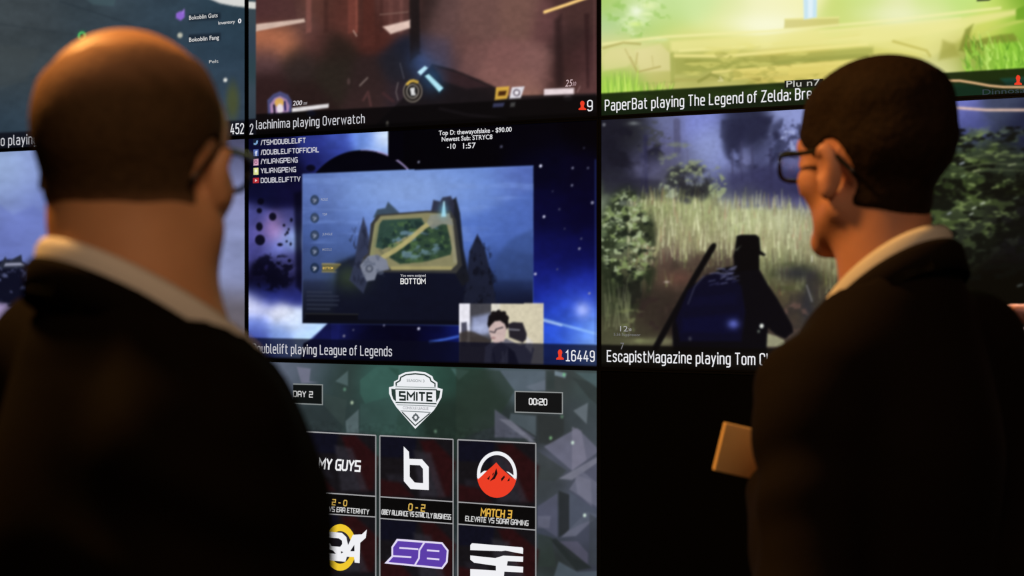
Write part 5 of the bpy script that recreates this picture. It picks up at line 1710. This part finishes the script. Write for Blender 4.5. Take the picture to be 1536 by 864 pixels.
class Man:
    """a standing man: origin on the floor under the nape, +y the way the body faces"""

    def __init__(self, pos, yaw, ear, head_yaw, head_pitch, head_scale, label, skin, neck_r, jowl, sh_z, girth, arms, neck_z, sw=0.19, ear_k=1.0, dz=(0.0, 0.0)):
        self.dz = dz
        self.sw = sw = tuple(sw) if isinstance(sw, (tuple, list)) else (sw, sw)
        self.root_pos, self.yaw = pos, yaw
        B = Solid((-0.48, -0.34, -0.0), (0.48, 0.62, ear[2] + 0.19), 0.0042)
        self.H = Frame(ear, rotz(head_yaw) @ rotx(head_pitch), head_scale)
        nb = np.array([0, 0.005, neck_z - 0.05])
        model_head(B, self.H, nb, neck_r, jowl, ear_k)
        g = girth
        # trunk under the clothes
        B.cone((0, 0.005, neck_z - 0.135), (0, 0.01, sh_z - 0.1), 0.070, 0.10, 0.03)
        for s in (-1, 1):
            B.cone((s * 0.03, 0, neck_z - 0.095), (s * (sw[(s + 1) // 2] - 0.025), 0.0, sh_z - 0.045 + dz[(s + 1) // 2]), 0.030, 0.034, 0.02)
        B.egg((0, 0.02, sh_z - 0.18), (0.150 * g, 0.105 * g, 0.20), 0.05)
        B.egg((0, 0.03, sh_z - 0.38), (0.140 * g, 0.105 * g, 0.18), 0.05)
        B.egg((0, 0.02, 0.92), (0.130, 0.080, 0.12), 0.04)
        for s in (-1, 1):
            B.cone((s * 0.076, 0.018, 0.86), (s * 0.094, 0.013, 0.50), 0.064, 0.050, 0.02)
            B.cone((s * 0.095, 0.015, 0.50), (s * 0.100, -0.01, 0.09), 0.048, 0.034, 0.02)
            B.cone((s * 0.100, -0.015, 0.05), (s * 0.115, 0.13, 0.035), 0.034, 0.026, 0.02)
        for s, (elbow, wrist, along, palm, thumb, curl) in zip((-1, 1), arms):
            shd = np.array([s * (sw[(s + 1) // 2] - 0.008), 0.0, sh_z - 0.048 + dz[(s + 1) // 2]])
            B.cone(shd, elbow, 0.046, 0.038, 0.03)
            B.cone(elbow, wrist, 0.038, 0.027, 0.01)
            model_hand(B, wrist, along, palm, thumb, curl)
        body = B.build('person', skin, None, 1)
        body.location = pos
        body.rotation_euler = (0, 0, yaw)
        tag(body, label, 'person')
        self.B = B
        self.body, self.arms, self.sh_z, self.girth, self.neck_z = body, arms, sh_z, girth, neck_z

    def world(self, q):
        return np.asarray(self.root_pos) + rotz(self.yaw) @ np.asarray(q, float)

    def jacket(self, mat, name='jacket', sleeve=0.012, folds=(), seed=1, amp=0.004, vneck=True, collar_r=0.066, slope=(-0.02, 0.7)):
        z, g = self.sh_z, self.girth
        J = Solid((-0.50, -0.36, 0.70), (0.50, 0.66, self.neck_z + 0.06), 0.0062)
        J.cone((0, -0.004, self.neck_z - 0.075), (0, 0.01, z - 0.12), 0.082, 0.12, 0.05)
        for s in (-1, 1):
            J.cone((s * 0.04, -0.012, self.neck_z - 0.088), (s * (self.sw[(s + 1) // 2] - 0.015), -0.006, z - 0.036 + self.dz[(s + 1) // 2]), 0.052, 0.050, 0.04)
        J.egg((0, 0.018, z - 0.18), (0.178 * g, 0.130 * g, 0.23), 0.06)
        J.egg((0, 0.034, z - 0.40), (0.170 * g, 0.132 * g, 0.22), 0.06)
        J.egg((0, 0.018, z - 0.62), (0.182 * g, 0.134 * g, 0.24), 0.06)
        for s, (elbow, wrist, along, palm, thumb, curl) in zip((-1, 1), self.arms):
            shd = np.array([s * self.sw[(s + 1) // 2], -0.002, z - 0.052 + self.dz[(s + 1) // 2]])
            J.cone(shd, elbow, 0.064, 0.054, 0.045)
            J.cone(elbow, np.asarray(wrist) - 0.012 * (np.asarray(wrist) - elbow) / np.linalg.norm(np.asarray(wrist) - elbow), 0.056, 0.043, 0.03)
        # open at the hem, at the neck and down the front
        sl, (X, Y, Z) = J.win((-0.5, -0.36, 0.70), (0.5, 0.3, 0.79))
        J.carve(sl, (Z - 0.775 + 0 * X + 0 * Y).astype(np.float32), 0.004)
        sl, (X, Y, Z) = J.win((-0.2, -0.2, self.neck_z - 0.22), (0.2, 0.25, self.neck_z + 0.1))
        plane = self.neck_z + slope[0] - slope[1] * (Y + 0.07) - Z
        hole = np.maximum(plane, np.hypot(X, (Y - 0.015) * 0.92) - collar_r)
        J.carve(sl, hole.astype(np.float32), 0.006)
        if vneck:
            J.cone((0, 0.13, self.neck_z - 0.10), (0, 0.165, z - 0.36), 0.055, 0.004, 0.01, True)
        return J.build(name, mat, self.body, 2, cloth_noise(amp, seed, folds))

    def shirt(self, mat, collar_r, zb, zf):
        z, g = self.sh_z, self.girth
        J = Solid((-0.30, -0.28, 0.84), (0.30, 0.30, self.neck_z + 0.02), 0.008)
        J.cone((0, 0.008, self.neck_z - 0.135), (0, 0.012, z - 0.12), 0.066, 0.11, 0.02)
        J.egg((0, 0.020, z - 0.18), (0.165 * g, 0.118 * g, 0.215), 0.05)
        J.egg((0, 0.034, z - 0.38), (0.156 * g, 0.120 * g, 0.20), 0.05)
        J.build('shirt', mat, self.body, 1)
        return band('shirt_collar', mat, self.body, (0, 0.004, self.neck_z), collar_r, collar_r * 1.06, zb, zf, 0.042, 0.040, 0.005, 0.006, 14)

    def legs(self, mat, shoe_mat):
        T = Solid((-0.26, -0.2, 0.05), (0.26, 0.2, 1.06), 0.008)
        T.egg((0, 0.022, 0.92), (0.148, 0.094, 0.13), 0.04)
        for s in (-1, 1):
            T.cone((s * 0.076, 0.018, 0.86), (s * 0.094, 0.012, 0.50), 0.078, 0.068, 0.02)
            T.cone((s * 0.098, 0.012, 0.50), (s * 0.102, -0.006, 0.085), 0.070, 0.060, 0.02)
        sl, (X, Y, Z) = T.win((-0.3, -0.3, 0.03), (0.3, 0.3, 0.1))
        T.carve(sl, (Z - 0.075 + 0 * X + 0 * Y).astype(np.float32), 0.004)
        T.build('trousers', mat, self.body, 1)
        for s in (-1, 1):
            K = Solid((s * 0.105 - 0.09, -0.13, 0.0), (s * 0.105 + 0.09, 0.26, 0.14), 0.006)
            K.cone((s * 0.101, -0.035, 0.050), (s * 0.116, 0.130, 0.034), 0.046, 0.042, 0.03)
            K.cone((s * 0.116, 0.12, 0.030), (s * 0.120, 0.190, 0.026), 0.044, 0.028, 0.03)
            K.cone((s * 0.101, -0.030, 0.05), (s * 0.101, -0.028, 0.095), 0.046, 0.044, 0.02)
            sl, (X, Y, Z) = K.win((-0.4, -0.3, -0.05), (0.4, 0.4, 0.012))
            K.v[:, :, :2] = np.maximum(K.v[:, :, :2], 0.002)
            K.build('shoe', shoe_mat, self.body, 1)

    def hair(self, mat, fn, rough=0.0, seed=3, density=None):
        """a cap of hair over the skull; fn(x, y, z) in head coordinates says how thick it lies (metres)"""
        H, B = self.H, self.B
        k = H.k
        sl, (X, Y, Z) = B.win(H.o - 0.15 * k, H.o + 0.185 * k)
        S = Solid((0, 0, 0), (0.01, 0.01, 0.01), B.h)
        S.ax = [B.ax[i][sl[i]] for i in range(3)]
        S.lo = np.array([a[0] for a in S.ax])
        d = B.v[sl].astype(np.float64)
        X, Y, Z = np.meshgrid(*S.ax, indexing='ij')
        q = np.stack([X - H.o[0], Y - H.o[1], Z - H.o[2]], -1) @ H.R / k
        x, y, z = q[..., 0], q[..., 1], q[..., 2]
        t = fn(x, y, z)
        if rough:
            t = t + rough * (vnoise(x * 1000 + y * 700 + 300, z * 1000 + y * 300 + 300, 16, 26, seed, 3) - 0.5) * (t > 0.0015)
        v = np.maximum(d - t * k, -(d + 0.006 * k)).astype(np.float32)
        for a in range(3):
            e = [slice(None)] * 3
            for b in (0, -1):
                e[a] = b
                v[tuple(e)] = 0.1
        S.v, S.n = v, np.array(v.shape)
        o = S.build('hair', mat, self.body, 1)
        me = o.data
        P = np.empty(len(me.vertices) * 3)
        me.vertices.foreach_get('co', P)
        q = (P.reshape(-1, 3) - H.o) @ H.R / k
        at = me.attributes.new('hair_cover', 'FLOAT', 'POINT')
        at.data.foreach_set('value', np.clip(density(q[:, 0], q[:, 1], q[:, 2]), 0, 1) if density else np.ones(len(q)))
        return o


def tube(bm, pts, r, seg=8, flat=1.0):
    rings = []
    n = len(pts)
    up0 = Vector((0, 0, 1))
    for i, q in enumerate(pts):
        d = (Vector(pts[min(i + 1, n - 1)]) - Vector(pts[max(i - 1, 0)])).normalized()
        sd = d.cross(up0)
        if sd.length < 1e-4:
            sd = Vector((1, 0, 0))
        sd.normalize()
        up = sd.cross(d)
        rings.append([bm.verts.new(Vector(q) + sd * math.cos(a) * r * flat + up * math.sin(a) * r) for a in [2 * math.pi * j / seg for j in range(seg)]])
    for i in range(n - 1):
        for j in range(seg):
            bm.faces.new((rings[i][j], rings[i][(j + 1) % seg], rings[i + 1][(j + 1) % seg], rings[i + 1][j]))
    bm.faces.new(list(reversed(rings[0])))
    bm.faces.new(rings[-1])


def eyeglasses(man, label):
    """spectacles sitting on the nose and ears: front frame, two lenses, two temples"""
    H = man.H
    root = bpy.data.objects.new('eyeglasses', None)
    COL.objects.link(root)
    root.empty_display_size = 0.03
    W = rotz(man.yaw)
    root.location = man.world(H.p(0, 0.10, 0.012))
    M = Matrix([list(r) for r in (W @ H.R)]).to_4x4()
    root.rotation_euler = M.to_euler()
    tag(root, label, 'glasses')
    k = H.k

    def L(x, y, z):
        return Vector((x * k, (y - 0.10) * k, (z - 0.012) * k))
    b = bmesh.new()

    def rim(s, r=1.0, n=28):
        out = []
        for i in range(n):
            a = 2 * math.pi * i / n
            cx, cz = math.cos(a), math.sin(a)
            e = 0.62
            x = math.copysign(abs(cx) ** e, cx) * 0.0255 * r
            z = math.copysign(abs(cz) ** e, cz) * 0.0185 * r
            xx = s * (0.036) + x
            out.append((xx, 0.108 - 0.16 * max(0, abs(xx) - 0.02) ** 1.0 * 0.9, 0.010 + z))
        return out
    for s in (-1, 1):
        q = rim(s)
        tube(b, [L(*v) for v in q + [q[0]]], 0.0030 * k, 8)
    tube(b, [L(-0.0115, 0.109, 0.016), L(-0.004, 0.1125, 0.018), L(0.004, 0.1125, 0.018), L(0.0115, 0.109, 0.016)], 0.0020 * k, 6)
    bm_obj('front_frame', b, M_SPECS, root, True)
    for s in (-1, 1):
        b = bmesh.new()
        vs = [b.verts.new(L(*v)) for v in rim(s, 0.96)]
        b.faces.new(vs)
        bm_obj('lens', b, M_GLASS, root)
        b = bmesh.new()
        tube(b, [L(s * 0.0615, 0.101, 0.021), L(s * 0.0700, 0.093, 0.022), L(s * 0.0770, 0.060, 0.022), L(s * 0.0825, 0.012, 0.0225), L(s * 0.0830, -0.010, 0.022),
                 L(s * 0.0805, -0.024, 0.012), L(s * 0.0750, -0.038, -0.002), L(s * 0.0715, -0.045, -0.012)], 0.0031 * k, 8, 0.6)
        bm_obj('temple', b, M_SPECS, root, True)
    return root


V = np.array
# ------------------------------------------------------------------ the balding man on the left
EAR_A = V([-0.321, 1.50, CAM_H + 0.096])
YAW_A, HYAW_A = math.radians(-56), math.radians(-15)
OFF_A = V([-0.018, 0.009, 0])
posA = EAR_A - rotz(YAW_A) @ OFF_A
posA[2] = 0
ARM_A = [(V([-0.225, -0.03, 1.13]), V([-0.18, 0.15, 0.99]), V([0.55, 0.8, 0.1]), V([0.6, -0.4, 0.2]), V([0, 0, 1.0]), 0.4),
         (V([0.136, -0.03, 1.13]), V([0.12, 0.15, 0.99]), V([-0.55, 0.8, 0.1]), V([-0.6, -0.4, 0.2]), V([0, 0, 1.0]), 0.4)]
A = Man(posA, YAW_A, V([OFF_A[0], OFF_A[1], EAR_A[2]]), HYAW_A - YAW_A, 0.0, 0.965,
        'balding man in dark suit seen from behind, in front of the left displays', M_SKIN_A, 0.069, 0.006, 1.462, 1.06, ARM_A, 1.540, (0.185, 0.138), 0.76, (0.035, -0.012))


def crown_a(x, y, z):
    n = vnoise(x * 1000 + 400, y * 1000 + z * 700 + 400, 30, 30, 8, 2) - 0.5
    return z + 0.25 * (y + 0.05) + 0.020 * n - 0.10 * np.abs(x) - 0.34 * x


def nape_a(x, y, z):
    n = vnoise(x * 1000 + 400, y * 1000 + z * 700 + 400, 30, 30, 9, 2) - 0.5
    return -(z + 0.026 + 0.006 * n + 0.10 * np.maximum(0, y + 0.05))


def hair_a(x, y, z):
    t = np.full(x.shape, 0.0030)
    t = t - 0.010 * smooth01(crown_a(x, y, z), 0.088, 0.116)
    t = t - 0.012 * smooth01(nape_a(x, y, z), -0.010, 0.022)
    front = y - (0.012 + 0.10 * np.maximum(0, z - 0.03))
    t = t - 0.02 * smooth01(front, 0.0, 0.02)
    ear = ((y + 0.006) / 0.026) ** 2 + ((z + 0.004) / 0.034) ** 2
    t = t - 0.03 * smooth01(1.15 - ear, 0.0, 0.3)
    return t


def density_a(x, y, z):
    """the hair thins out towards the bald crown and the nape"""
    return (1 - smooth01(crown_a(x, y, z), 0.030, 0.096)) * (1 - smooth01(nape_a(x, y, z), -0.012, 0.012))


A.hair(M_HAIR_A, hair_a, 0.0012, 3, density_a)
A.shirt(M_SHIRT, 0.077, 0.022, -0.085)
A.jacket(M_SUIT_A, folds=[(V([0.21, 0.0, 1.33]), V([0.35, 0.3, 0.88]), 0.07, 0.085, 0.005), (V([0.17, -0.10, 1.36]), V([0.5, 0, 0.86]), 0.06, 0.09, 0.003)], collar_r=0.100, slope=(-0.004, 0.75))
band('jacket_collar', M_SUIT_A, A.body, (0, 0.000, 1.540), 0.082, 0.086, 0.006, -0.108, 0.034, 0.042, 0.006, 0.003, 40)
A.legs(M_TROU, M_SHOE)
eyeglasses(A, 'dark framed glasses worn by the balding man on the left')

# ------------------------------------------------------------------ the dark-haired man on the right
EAR_B = V([0.453, 2.20, CAM_H + 0.147])
YAW_B, HYAW_B = math.radians(40), math.radians(34)
OFF_B = V([-0.0055, 0.031, 0])
posB = EAR_B - rotz(YAW_B) @ OFF_B
posB[2] = 0
ARM_B = [(V([-0.200, -0.030, 1.14]), V([-0.025, 0.170, 1.255]), V([1.0, 0.10, 0.06]), V([0.0, 1.0, 0.1]), V([0, 0, 1.0]), 0.6),
         (V([0.250, -0.02, 1.16]), V([0.20, 0.14, 0.98]), V([-0.4, 0.8, -0.2]), V([-0.6, -0.4, 0.2]), V([0, 0, 1.0]), 0.4)]
Bm = Man(posB, YAW_B, V([OFF_B[0], OFF_B[1], EAR_B[2]]), HYAW_B - YAW_B, 0.0, 1.0,
         'dark-haired man in black suit and glasses, seen from behind in front of the right displays', M_SKIN_B, 0.057, 0.0, 1.460, 1.0, ARM_B, 1.575, 0.166, 1.0, (-0.02, 0.035))


def hair_b(x, y, z):
    t = 0.003 + 0.014 * smooth01(z, 0.05, 0.12) + 0.002 * smooth01(-y, 0.02, 0.1) * smooth01(z, -0.02, 0.04)
    t = t - 0.004 * smooth01(-(z + 0.040), -0.01, 0.03)
    t = t - 0.03 * smooth01(-(z + 0.076 - 0.45 * np.abs(x)), -0.006, 0.012)
    ear = ((y + 0.003) / 0.028) ** 2 + ((z + 0.004) / 0.040) ** 2
    t = t - 0.05 * smooth01(1.15 - ear, 0.0, 0.3) * (np.abs(x) > 0.045)
    behind = (y + 0.034) + 0.35 * np.minimum(0, z + 0.02)
    t = t - 0.05 * smooth01(behind, 0.0, 0.010) * smooth01(0.014 - z, 0.0, 0.01)
    t = t - 0.05 * smooth01(y - (0.026 + 1.6 * np.maximum(0, z - 0.012)), 0.0, 0.012) * smooth01(0.070 - z, 0.0, 0.02)
    t = t - 0.05 * smooth01(y - (0.082 + 0.1 * (z - 0.06)), 0.0, 0.012) * smooth01(0.085 - z, 0, 0.015)
    return t


Bm.hair(M_HAIR_B, hair_b, 0.006)
Bm.shirt(M_SHIRT, 0.067, 0.022, -0.105)
Bm.jacket(M_SUIT_B, folds=[(V([-0.21, 0.0, 1.33]), V([0.35, 0.3, 0.88]), 0.07, 0.085, 0.004)], seed=7, collar_r=0.090, slope=(-0.004, 0.9))
band('jacket_collar', M_SUIT_B, Bm.body, (0, 0.000, 1.575), 0.074, 0.079, 0.006, -0.128, 0.036, 0.042, 0.007, 0.010, 40)
Bm.legs(M_TROU, M_SHOE)
eyeglasses(Bm, 'black framed glasses worn by the dark-haired man on the right')

# the tan notepad in his left hand
nr = bpy.data.objects.new('notepad', None)
COL.objects.link(nr)
nr.empty_display_size = 0.05
tag(nr, 'tan card notepad held in front of the dark-haired man, edge showing past his sleeve', 'notepad')
b = bmesh.new()
add_box(b, -0.06, 0.06, -0.006, -0.004, -0.033, 0.033, 0.0006)
add_box(b, -0.06, 0.06, 0.004, 0.006, -0.033, 0.033, 0.0006)
add_box(b, -0.062, -0.060, -0.006, 0.006, -0.033, 0.033, 0.0006)
bm_obj('cover', b, M_KRAFT, nr)
b = bmesh.new()
add_box(b, -0.0595, 0.059, -0.0038, 0.0038, -0.0325, 0.0325)
bm_obj('pages', b, M_PAPER, nr)
nr.location = (0.340, 2.37, CAM_H - 0.228)
nr.rotation_euler = (math.radians(4), math.radians(13), math.radians(8))

# ------------------------------------------------------------------ a third visitor, nearly out of the frame on the right
posC = V([1.166, 2.70, 0.0])
YAW_C = math.radians(62)
ARM_C = [(V([-0.17, 0.16, 1.24]), V([0.04, 0.35, 1.43]), V([0.30, 0.10, -0.95]), V([0.4, -0.6, 0.0]), V([0, -1.0, 0.2]), 0.5),
         (V([0.24, 0.06, 1.15]), V([0.130, 0.295, 1.395]), V([-0.25, 0.55, 0.60]), V([-0.5, 0.6, -0.5]), V([-1, 0, 0.3]), 0.3)]
Cm = Man(posC, YAW_C, V([0, 0.04, 1.66]), 0.1, 0.0, 1.0,
         'person in lavender shirt at the right edge, only a raised hand showing', M_SKIN_B, 0.060, 0.0, 1.47, 1.0, ARM_C, 1.57)
Cm.hair(M_HAIR_B, hair_b, 0.004)
Cm.jacket(M_LAV, name='shirt', vneck=False, collar_r=0.072, seed=9, slope=(0.0, 0.8))
band('shirt_collar', M_LAV, Cm.body, (0, 0.004, 1.57), 0.066, 0.070, 0.018, -0.10, 0.036, 0.040, 0.005, 0.006, 14)
Cm.legs(M_TROU, M_SHOE)
